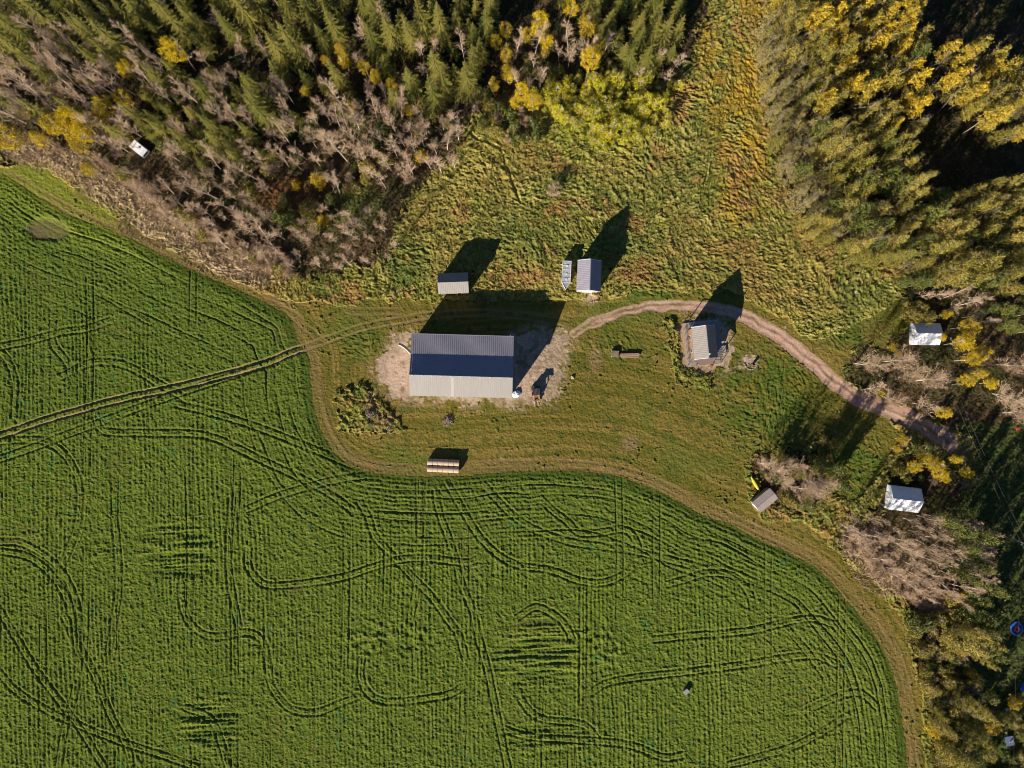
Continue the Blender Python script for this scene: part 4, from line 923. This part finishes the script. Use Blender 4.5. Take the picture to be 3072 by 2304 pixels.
leafkind('green_shrub', [(3.0, 1.5, .05, 45, .24), (2.2, 1.2, .05, 36, .22), (4.0, 1.6, .1, 50, .25)], LEAF_GG, n1=10, n2=3)
leafkind('gold_shrub', [(3.0, 1.2, .05, 36, .23), (4.5, 1.5, .15, 46, .24)], LEAF_Y, n1=10, n2=3)
KIND['bare_aspen'] = []
for i, (H, Cr, a, b, c) in enumerate(((13, 2.7, 22, 7, 6), (11, 2.6, 20, 7, 6), (15, 2.9, 24, 7, 6), (9, 2.4, 18, 7, 6), (12, 3.1, 22, 7, 6))):
    tk, tw = branches(H, Cr, 600 + i, a, b, c, base=.28, up_=1.35); KIND['bare_aspen'].append((H, tk.mesh('trunk', bark_b), tw.mesh('crown', twig_m)))
KIND['bare_poplar'] = []
for i, (H, Cr, a, b, c, nt_) in enumerate(((14, 4.2, 22, 10, 7, 2), (12, 4.0, 22, 10, 7, 2), (15, 4.4, 26, 10, 7, 1))):
    tk, tw = branches(H, Cr, 640 + i, a, b, c, base=.22, trunks=nt_, spread=1.15); KIND['bare_poplar'].append((H, tk.mesh('trunk', bark_b), tw.mesh('crown', twig_m)))
KIND['bare_shrub'] = []
for i, (H, Cr, nt_) in enumerate(((3.2, 1.4, 4), (2.4, 1.2, 4), (4.2, 1.5, 3))):
    tk, tw = branches(H, Cr, 660 + i, 9, 6, 6, base=.08, trunks=nt_, lean=.25); KIND['bare_shrub'].append((H, tk.mesh('trunk', twig_m), tw.mesh('crown', twig_m)))

CAT = {'spruce': ('spruce_tree', 'spruce'), 'poplar': ('poplar_tree', 'tree'), 'dark_poplar': ('poplar_tree', 'tree'), 'fading_poplar': ('poplar_tree', 'tree'), 'golden_poplar': ('poplar_tree', 'tree'),
       'yellow_aspen': ('aspen_tree', 'tree'), 'lime_aspen': ('young_aspen', 'tree'), 'olive_shrub': ('shrub', 'shrub'), 'green_shrub': ('shrub', 'shrub'), 'gold_shrub': ('shrub', 'shrub'),
       'bare_aspen': ('bare_aspen', 'tree'), 'bare_poplar': ('bare_poplar', 'tree'), 'bare_shrub': ('bare_shrub', 'shrub')}
TREES = []                                                # (x, y, r) of every trunk
def plant(kind, x, y, label, group, sc=1.0, var=None, lean=0.0):
    H, a, b = KIND[kind][random.randrange(len(KIND[kind])) if var is None else var]
    nm, cat = CAT[kind]
    t = thing(nm, label, cat, (x, y, 0.0), random.uniform(0, 6.28), group)
    t.scale = (sc * random.uniform(.92, 1.08), sc * random.uniform(.92, 1.08), sc)
    t.rotation_euler = (random.gauss(0, .02), random.gauss(0, .02), t.rotation_euler[2])
    put('trunk', a, t); put('crown', b, t); TREES.append((x, y)); return t
def scatter(poly, kinds, n, mind, label, group, sc=(.8, 1.15), h=9.0, avoid=(), own=True):
    """poly in photo pixels, where the middle of the crowns shows (height h); kinds: {kind: weight}"""
    xs = [p[0] for p in poly]; ys = [p[1] for p in poly]; got = []; tries = 0
    ks = list(kinds); ws = [kinds[k] for k in ks]
    while len(got) < n and tries < n * 60:
        tries += 1; px, py = random.uniform(min(xs), max(xs)), random.uniform(min(ys), max(ys))
        if not bool(inside(poly, np.array([px]), np.array([py]))[0]): continue
        if any((px - ax) ** 2 + (py - ay) ** 2 < ar * ar for ax, ay, ar in avoid): continue
        x, y = P(px, py, h)
        if reg(x, y) in (1, 5): continue
        if any((x - qx) ** 2 + (y - qy) ** 2 < mind * mind for qx, qy in TREES): continue
        k = random.choices(ks, ws)[0]
        lb = label[k] if isinstance(label, dict) else label; gr = group[k] if isinstance(group, dict) else group
        q = random.uniform(*sc); got.append((x, y, plant(k, x, y, lb, gr, q), (q - sc[0]) / (sc[1] - sc[0] + 1e-6), lb))
    if len(got) > 12:                                     # say which one: its size and where in the stand it is
        gxs = sorted(g[0] for g in got); gys = sorted(g[1] for g in got); N = len(got)
        for x, y, t, q, lb in got:
            fx = gxs.index(x) / N; fy = gys.index(y) / N
            size = 'tall' if q > .66 else ('middling' if q > .33 else 'short')
            xs_ = ['far west', 'west', 'middle', 'east', 'far east'][int(fx * 5)]; ys_ = ['front', 'middle', 'back'][int(fy * 3)]
            t['label'] = f"{size} {lb}, {ys_} {xs_}" if len(lb.split()) <= 12 else f"{size} {lb}"
    return len(got)
CAMPER = [(420, 450, 62), (470, 490, 45)]
G = {}
# single yellow trees first, each where it stands
YS = [(190, 385, 1), (225, 365, .9), (150, 370, .85), (250, 400, .8), (30, 415, 1.1), (95, 405, .8), (215, 425, .8), (352, 285, .75), (308, 318, .75), (375, 205, .7), (540, 165, 1.0), (248, 500, .55), (960, 150, .55), (1010, 130, .8), (1025, 165, .7), (1085, 185, .6), (1120, 215, .6), (1170, 240, .6), (900, 250, .5), (990, 275, .5),
      (1485, 100, .75), (1520, 70, .7), (1580, 85, .8), (1620, 75, .95), (1640, 105, .8), (1715, 12, .7), (1762, 78, 1.0), (1797, 122, .75), (1770, 180, .95), (1525, 205, .9), (1480, 240, .6), (1520, 145, .6), (1565, 270, .8), (1600, 300, .85), (1545, 285, .7), (1640, 130, .5)]
YS = [(px, py, sc * 1.12 if px < 600 else sc) for px, py, sc in YS]
for i, (px, py, sc) in enumerate(YS):
    west = px < 600
    x, y = P(px, py, 8)
    plant('yellow_aspen', x, y, 'golden yellow aspen among bare trees in the west wood' if west else ('orange yellow aspen between dark spruces in the wood' if px < 1300 else 'bright yellow aspen at the north edge of the meadow'),
          'yellow aspens in the west of the wood' if west else ('yellow aspens among the spruces' if px < 1300 else 'yellow aspens north of the meadow'), sc)
CAMPER += [(px, py, 40 * sc + 12) for px, py, sc in YS if px < 1300]
# north-west wood
top = [(-60, -90), (1420, -90), (1400, 130), (1330, 260), (1180, 300), (1000, 300), (700, 330), (480, 250), (300, 190), (-60, 150)]
scatter(top, {'spruce': 1}, 96, 3.1, 'olive spruce in the belt along the top', 'spruces along the top of the wood', (.7, 1.2), 9)
scatter(top, {'bare_aspen': 1}, 36, 2.2, 'bare aspen in the spruce belt along the top', 'bare aspens in the spruce belt', (.7, 1.0), 9)
scatter([(1290, -60), (1480, -60), (1480, 130), (1400, 260), (1290, 300)], {'spruce': 1}, 14, 3.0, 'olive spruce north of the bright yellow aspens', 'spruces along the top of the wood', (.8, 1.1), 9)
scatter([(1640, -60), (2080, -60), (2070, 60), (2010, 170), (1900, 180), (1840, 60)], {'spruce': 1}, 26, 3.0, 'spruce in the clump beside the yellow grass lane', 'spruces beside the grass lane', (.75, 1.0), 9)
midp = [(350, 260), (800, 260), (900, 330), (820, 430), (640, 500), (400, 440)]
scatter(midp, {'spruce': 1}, 24, 3.0, 'smaller dark spruce in the middle of the bare trees', 'spruces in the middle of the wood', (.5, .8), 6, CAMPER)
lb = 'bare pale aspen of the north west wood'
scatter([(-60, 20), (420, 120), (700, 240), (900, 330), (820, 430), (640, 480), (300, 420), (-60, 380)], {'bare_aspen': 4, 'spruce': .5}, 80, 2.5, {'bare_aspen': lb, 'spruce': 'lone spruce among the bare aspens of the west wood'}, {'bare_aspen': 'bare aspens among the spruces', 'spruce': 'spruces among the bare aspens'}, (.75, 1.1), 9, CAMPER)
scatter([(950, 290), (1180, 300), (1370, 330), (1390, 400), (1370, 470), (1250, 520), (1130, 540), (980, 470), (880, 380)], {'bare_aspen': 1}, 46, 2.3, 'bare pinkish aspen west of the meadow', 'bare aspens west of the meadow', (.75, 1.05), 8)
scatter([(880, 640), (1000, 600), (1120, 620), (1190, 690), (1185, 760), (1120, 800), (980, 810), (880, 760)], {'bare_aspen': 1}, 24, 2.4, 'bare whitish aspen in the clump nearest the small grey shed', 'bare aspens north of the field corner', (.6, .85), 6)
scatter([(330, 470), (640, 480), (850, 420), (980, 480), (1000, 560), (800, 600), (880, 720), (860, 790), (640, 730), (480, 640), (360, 540)], {'bare_aspen': 1}, 50, 2.5, 'bare leaning aspen above the field edge', 'bare aspens along the wood edge', (.65, 1.0), 8, CAMPER + [(890, 590, 110)])
scatter([(-40, 400), (300, 470), (500, 640), (760, 800), (900, 830), (880, 780), (640, 680), (400, 540), (200, 430)], {'bare_shrub': 2, 'olive_shrub': .4}, 85, 1.2, {'bare_shrub': 'pale twiggy shrub between wood and field', 'olive_shrub': 'olive shrub on the edge between wood and field'}, {'bare_shrub': 'twiggy shrubs along the wood edge', 'olive_shrub': 'olive shrubs along the wood edge'}, (.6, 1.0), 2, CAMPER)
scatter([(-40, 180), (1350, 250), (1350, 470), (900, 700), (400, 470), (-40, 400)], {'olive_shrub': 2, 'green_shrub': 2, 'gold_shrub': .5, 'bare_shrub': 1.5}, 110, 1.4, {k: l for k, l in (('olive_shrub', 'olive shrub inside the north west wood'), ('green_shrub', 'dark green shrub inside the north west wood'), ('gold_shrub', 'orange yellow shrub inside the north west wood'), ('bare_shrub', 'grey twiggy shrub inside the north west wood'))}, {k: k.replace('_', ' ') + 's under the wood' for k in ('olive_shrub', 'green_shrub', 'gold_shrub', 'bare_shrub')}, (.7, 1.2), 2, CAMPER)
# young lime aspens at the head of the meadow
scatter([(1640, 250), (1760, 210), (1960, 230), (1990, 330), (1960, 400), (1850, 430), (1790, 400), (1700, 360), (1640, 330)], {'lime_aspen': 1}, 95, 1.25, 'young lime yellow aspen at the meadow head', 'young aspens at the head of the meadow', (.5, .95), 3)
scatter([(1410, 240), (1500, 300), (1600, 330), (1620, 420), (1540, 420), (1440, 380)], {'green_shrub': 2, 'olive_shrub': 1, 'bare_shrub': 1.5}, 26, 1.6, {'green_shrub': 'green shrub at the corner of wood and meadow', 'olive_shrub': 'olive shrub at the corner of wood and meadow', 'bare_shrub': 'whitish bare shrub at the corner of wood and meadow'}, {k: k.replace('_', ' ') + 's at the meadow corner' for k in ('green_shrub', 'olive_shrub', 'bare_shrub')}, (.6, 1.0), 2)
scatter([(1480, 130), (1700, 130), (1900, 100), (1960, 230), (1760, 220), (1560, 280)], {'green_shrub': 1, 'olive_shrub': 1, 'bare_aspen': 1}, 26, 2.2, {'green_shrub': 'dark shrub in the glade under the yellow aspens', 'olive_shrub': 'olive shrub in the glade under the yellow aspens', 'bare_aspen': 'thin bare aspen in the glade among yellow trees'}, {k: k.replace('_', ' ') + 's in the glade' for k in ('green_shrub', 'olive_shrub', 'bare_aspen')}, (.6, .9), 3)
scatter([(1560, 300), (1700, 380), (1800, 440), (1900, 440), (2010, 380), (2040, 260), (1960, 200), (1760, 190)], {'lime_aspen': 1, 'green_shrub': .4}, 34, 1.6, {'lime_aspen': 'small lime yellow sapling around the meadow head thicket', 'green_shrub': 'dark green shrub around the meadow head thicket'}, {'lime_aspen': 'saplings around the meadow head', 'green_shrub': 'shrubs around the meadow head'}, (.35, .7), 2)
x, y = P(1655, 575, 1); plant('bare_shrub', x, y, 'pale bare bush alone in the middle of the meadow', None, 1.1, 0)
for px, py in ((1990, 150), (2040, 170), (1930, 200), (2010, 210)):
    x, y = P(px, py, 7); plant('bare_aspen', x, y, 'whitish dead aspen beside the spruce clump by the grass lane', 'dead aspens by the grass lane', .75)
# north-east wood
NE = [(2330, -80), (2700, -80), (2790, 60), (2760, 190), (2780, 330), (2770, 520), (2830, 560), (3130, 520), (3130, 900), (2900, 850), (2760, 800), (2580, 750), (2470, 700), (2420, 600), (2370, 480), (2330, 330), (2300, 150)]
lab = {'poplar': 'olive poplar of the north east wood', 'dark_poplar': 'dark green poplar of the north east wood', 'fading_poplar': 'greyish poplar of the north east wood', 'golden_poplar': 'gold leaved poplar of the north east wood'}
grp = {'poplar': 'olive poplars of the north east wood', 'dark_poplar': 'dark poplars of the north east wood', 'fading_poplar': 'fading poplars of the north east wood', 'golden_poplar': 'golden poplars of the north east wood'}
scatter([(2290, 60), (2380, 60), (2420, 280), (2460, 500), (2560, 680), (2480, 710), (2420, 600), (2360, 470), (2310, 300)], {'fading_poplar': 1}, 34, 2.1, 'pale greyish poplar fronting the north east wood', 'pale poplars along the edge of the north east wood', (.6, .9), 8)
scatter([(2380, -80), (2760, -80), (2760, 380), (2620, 330), (2460, 200)], {'golden_poplar': 3, 'poplar': 2.2}, 60, 2.5, lab, grp, (.8, 1.05), 11)
scatter([(2840, 140), (3130, 160), (3130, 420), (2880, 330)], {'golden_poplar': 2, 'poplar': 1}, 26, 2.6, lab, grp, (.85, 1.05), 11)
scatter(NE, {'poplar': 5, 'dark_poplar': 1.4, 'golden_poplar': .5, 'fading_poplar': .5}, 185, 2.45, lab, grp, (.75, 1.05), 10)
scatter([(2700, 820), (3120, 900), (3120, 1000), (2960, 960), (2820, 900)], {'dark_poplar': 1, 'bare_aspen': 1}, 22, 2.6, {'dark_poplar': 'dark green tree north of the white shelter', 'bare_aspen': 'bare aspen north of the white shelter'}, {'dark_poplar': 'dark trees north of the white shelter', 'bare_aspen': 'bare aspens north of the white shelter'}, (.6, .85), 7)
# around the turning place
for i, (px, py, v_, sc) in enumerate(((2600, 1090, 0, .8), (2690, 1080, 1, .85), (2620, 1170, 2, .62), (2740, 1130, 0, .75), (2790, 1140, 1, .8), (2690, 1190, 1, .65), (2780, 1210, 2, .6))):
    x, y = P(px, py, 6); plant('bare_poplar', x, y, 'spreading bare poplar between the dirt road and the white shelter', 'bare poplars beside the dirt road', sc, v_)
for px, py, sc in ((3040, 1090, .8), (3030, 1180, .85), (3060, 1240, .8)):
    x, y = P(px, py, 6); plant('bare_poplar', x, y, 'spreading bare poplar at the east edge beyond the yellow trees', 'bare poplars at the east edge', sc)
for px, py, sc in ((2860, 940, .6), (2900, 980, .8), (2880, 1030, .8), (2940, 1060, .85), (2910, 1080, .7), (2960, 1120, .7), (2900, 1140, .65), (2990, 1150, .6), (2850, 1010, .5), (2835, 1240, .6), (2720, 1060, .4), (2700, 1040, .45), (2660, 1180, .4)):
    x, y = P(px, py, 6); plant('yellow_aspen', x, y, 'yellow leaved tree east of the white shelter and dirt road', 'yellow trees east of the dirt road', sc)
for px, py, sc in ((2755, 945, .6), (2790, 950, .6), (2770, 925, .5)):
    x, y = P(px, py, 4); plant('olive_shrub', x, y, 'olive bush against the north side of the white shelter', 'bushes north of the white shelter', sc + .5)
for px, py, sc in ((2705, 1350, .5), (2770, 1370, .65), (2800, 1395, .8), (2740, 1400, .6), (2820, 1420, .6), (2880, 1380, .65), (2900, 1420, .55), (2850, 1440, .55), (2720, 1320, .5)):
    x, y = P(px, py, 5); plant('yellow_aspen', x, y, 'orange yellow tree north of the southern white shelter', 'yellow trees south of the turning place', sc)
scatter([(2690, 1300), (2930, 1380), (2930, 1460), (2700, 1440)], {'green_shrub': 1, 'olive_shrub': 1, 'bare_shrub': .5}, 22, 1.6, {'green_shrub': 'green shrub under the yellow trees south of the turning place', 'olive_shrub': 'olive shrub under the yellow trees south of the turning place', 'bare_shrub': 'bare shrub under the yellow trees south of the turning place'}, {k: k.replace('_', ' ') + 's south of the turning place' for k in ('green_shrub', 'olive_shrub', 'bare_shrub')}, (.6, 1), 2)
for px, py, v_, sc in ((2290, 1395, 0, .55), (2330, 1420, 1, .75), (2390, 1405, 2, .6), (2430, 1440, 0, .8), (2470, 1440, 1, .7), (2360, 1400, 1, .6), (2400, 1470, 2, .7), (2450, 1470, 0, .75), (2350, 1450, 0, .55)):
    x, y = P(px, py, 4); plant('bare_poplar', x, y, 'bare spreading tree behind the corrugated shed', 'bare trees behind the corrugated shed', sc, v_)
scatter([(2270, 1360), (2480, 1370), (2520, 1450), (2440, 1540), (2350, 1520), (2270, 1450)], {'bare_shrub': 1, 'olive_shrub': .7, 'green_shrub': .5}, 26, 1.3, {'bare_shrub': 'grey twiggy shrub in the thicket behind the corrugated shed', 'olive_shrub': 'olive shrub in the thicket behind the corrugated shed', 'green_shrub': 'dark green shrub in the thicket behind the corrugated shed'}, {k: k.replace('_', ' ') + 's behind the corrugated shed' for k in ('green_shrub', 'olive_shrub', 'bare_shrub')}, (.6, 1), 1.5, [(2300, 1500, 55), (2264, 1450, 42), (2255, 1435, 35), (2275, 1470, 35)])
for px, py, sc in ((2480, 1405, .75), (2515, 1425, .75), (2450, 1395, .6), (2500, 1450, .7)):
    x, y = P(px, py, 3); plant('dark_poplar', x, y, 'dark bushy tree on the east side of the corrugated shed thicket', 'dark trees east of the corrugated shed', sc)
for px, py in ((2475, 1320), (2505, 1335)):
    x, y = P(px, py, 2); plant('olive_shrub', x, y, 'olive yellow bush in the shaded lawn south of the road', 'bushes in the shaded lawn', .9)
# south-east grove
scatter([(2540, 1560), (2660, 1550), (2700, 1560), (2800, 1560), (2960, 1570), (3000, 1640), (2960, 1740), (2880, 1800), (2700, 1750), (2600, 1680)], {'bare_aspen': 1}, 56, 2.3, 'bare aspen south of the southern shelter', 'bare aspens of the south east grove', (.6, .95), 7, [(2715, 1500, 75)])
scatter([(2520, 1560), (2640, 1640), (2780, 1760), (2900, 1830), (2800, 1840), (2660, 1760), (2560, 1660)], {'bare_shrub': 1}, 50, 1.1, 'pale twiggy shrub fronting the south east grove', 'twiggy shrubs by the south east grove', (.5, .9), 1.5)
kk = {'olive_shrub': 3, 'poplar': .9, 'green_shrub': 1, 'bare_shrub': .7, 'gold_shrub': .3}
ll = {'olive_shrub': 'olive shrub in the hedge belt by the field', 'poplar': 'low olive poplar in the hedge belt by the field', 'green_shrub': 'dark green shrub in the hedge belt by the field', 'bare_shrub': 'twiggy shrub in the hedge belt by the field', 'gold_shrub': 'yellow shrub in the hedge belt by the field'}
scatter([(2740, 1850), (2900, 1790), (2960, 1760), (2950, 1900), (2930, 2100), (2930, 2350), (2830, 2350), (2800, 2150)], kk, 130, 1.35, ll, {k: v_ + 's' if False else k.replace('_', ' ') + 's of the hedge belt' for k, v_ in ll.items()}, (.6, 1.1), 3)
scatter([(2960, 2100), (3100, 2000), (3100, 2350), (2960, 2350)], {'olive_shrub': 2, 'green_shrub': 1, 'gold_shrub': .5}, 26, 1.7, {'olive_shrub': 'olive shrub in the dark yard at the south east corner', 'green_shrub': 'green shrub in the dark yard at the south east corner', 'gold_shrub': 'orange shrub in the dark yard at the south east corner'}, {k: k.replace('_', ' ') + 's in the south east yard' for k in ('green_shrub', 'olive_shrub', 'gold_shrub')}, (.6, 1.0), 2, [(3015, 2125, 25), (3022, 2215, 40), (3068, 2060, 30)])
for px, py in ((2950, 1700), (2960, 1760), (2940, 1800), (2925, 1850), (2930, 1660), (2965, 1860), (2900, 1640), (2870, 1590), (2830, 1560), (2905, 1730), (2950, 1610), (2900, 1540), (2960, 1900), (2975, 1960)):  # dense trees added beside the bare grove to shade the east edge
    x, y = P(px, py, 7); plant('dark_poplar', x, y, 'dark green tree added to shade the lane beside the power pole', 'dark trees added to shade the power pole lane', random.uniform(.75, .95))
# weeds in the two weedy patches
scatter([(1985, 955), (2035, 960), (2040, 1080), (2060, 1120), (2140, 1125), (2140, 1155), (2050, 1160), (2015, 1060)], {'green_shrub': 1, 'olive_shrub': .4}, 18, .8, {'green_shrub': 'dark green weed clump on the bank below the house deck', 'olive_shrub': 'olive weed clump on the bank below the house deck'}, {k: k.replace('_', ' ') + 's below the house' for k in ('green_shrub', 'olive_shrub')}, (.12, .26), .5)

# ------------------------------------------------------------------ loose ground cover (nobody could count it)
def tufts(name, label, test, n, blades, hgt, wid, m, lean=.5, lim=(-124, 124, -94, 94)):
    V = []; r = RNG; cnt = 0; out = []
    xs = r.uniform(lim[0], lim[1], n * 12); ys = r.uniform(lim[2], lim[3], n * 12)
    ii = np.clip(((xs - gx[0]) / STEP).astype(int), 0, NX - 1); jj = np.clip(((ys - gy[0]) / STEP).astype(int), 0, NY - 1)
    ok = test(ii, jj, xs, ys); xs, ys, ii, jj = xs[ok][:n], ys[ok][:n], ii[ok][:n], jj[ok][:n]; n = len(xs)
    z0 = Z[jj, ii] * .6
    for b in range(blades):
        a = r.uniform(0, 6.283, n); h = hgt * r.uniform(.5, 1.2, n); le = lean * h * r.uniform(.2, 1.2, n); sp = r.uniform(0, .18, n)
        dx, dy = np.cos(a), np.sin(a); bx, by = xs + dx * sp, ys + dy * sp; w2 = wid * r.uniform(.6, 1.3, n)
        A_ = np.stack([bx - dy * w2, by + dx * w2, z0], -1); B_ = np.stack([bx + dy * w2, by - dx * w2, z0], -1); C_ = np.stack([bx + dx * le, by + dy * le, z0 + h], -1)
        out.append(np.stack([A_, B_, C_], 1).reshape(-1, 3))
    V = np.concatenate(out); me = fast_mesh(name, V, np.arange(len(V)).reshape(-1, 3), m)
    tag(put(name, me), label, kind='stuff')
dens = noise(X, Y, 6, 501)
tufts('grass_tufts', 'loose tall grass tufts standing in the meadow', lambda i, j, x, y: (region[j, i] == 0) & (dens[j, i] > -.5), 26000, 4, .55, .045, mat('tall_grass', (.34, .29, .09), (.16, .17, .035), .4, .9, island=.8, trans=.2))
tufts('dry_grass', 'bleached beige grass along the edge of the woods', lambda i, j, x, y: (drye[j, i] > .15) & (region[j, i] != 1) & (region[j, i] != 5), 24000, 5, .7, .04, mat('dry_grass', (.60, .45, .29), (.44, .31, .18), .5, .9, island=.8, trans=.2))
tufts('undergrowth', 'brown and green undergrowth on the forest floor', lambda i, j, x, y: (region[j, i] == 4), 18000, 5, .6, .07, mat('undergrowth', (.12, .08, .04), (.055, .06, .02), .5, .9, island=.9, trans=.15), lean=.9)

# things that still share a label are told apart by their order from the west
ORD = ['westmost', 'second', 'third', 'fourth', 'fifth', 'sixth', 'seventh', 'eighth', 'ninth', 'tenth', 'eleventh', 'twelfth', 'thirteenth', 'fourteenth', 'fifteenth', 'sixteenth', 'seventeenth', 'eighteenth', 'nineteenth', 'twentieth']
share = {}
for o in list(COL.objects):
    if o.parent is None and o.get('category') and o.get('label'): share.setdefault(o['label'], []).append(o)
for lb, os_ in share.items():
    if 1 < len(os_) <= 20 and len(lb.split()) <= 12:
        os_.sort(key=lambda o: o.location.x)
        for k, o in enumerate(os_): o['label'] = lb + (', westmost one' if k == 0 else f', {ORD[k]} from the west')
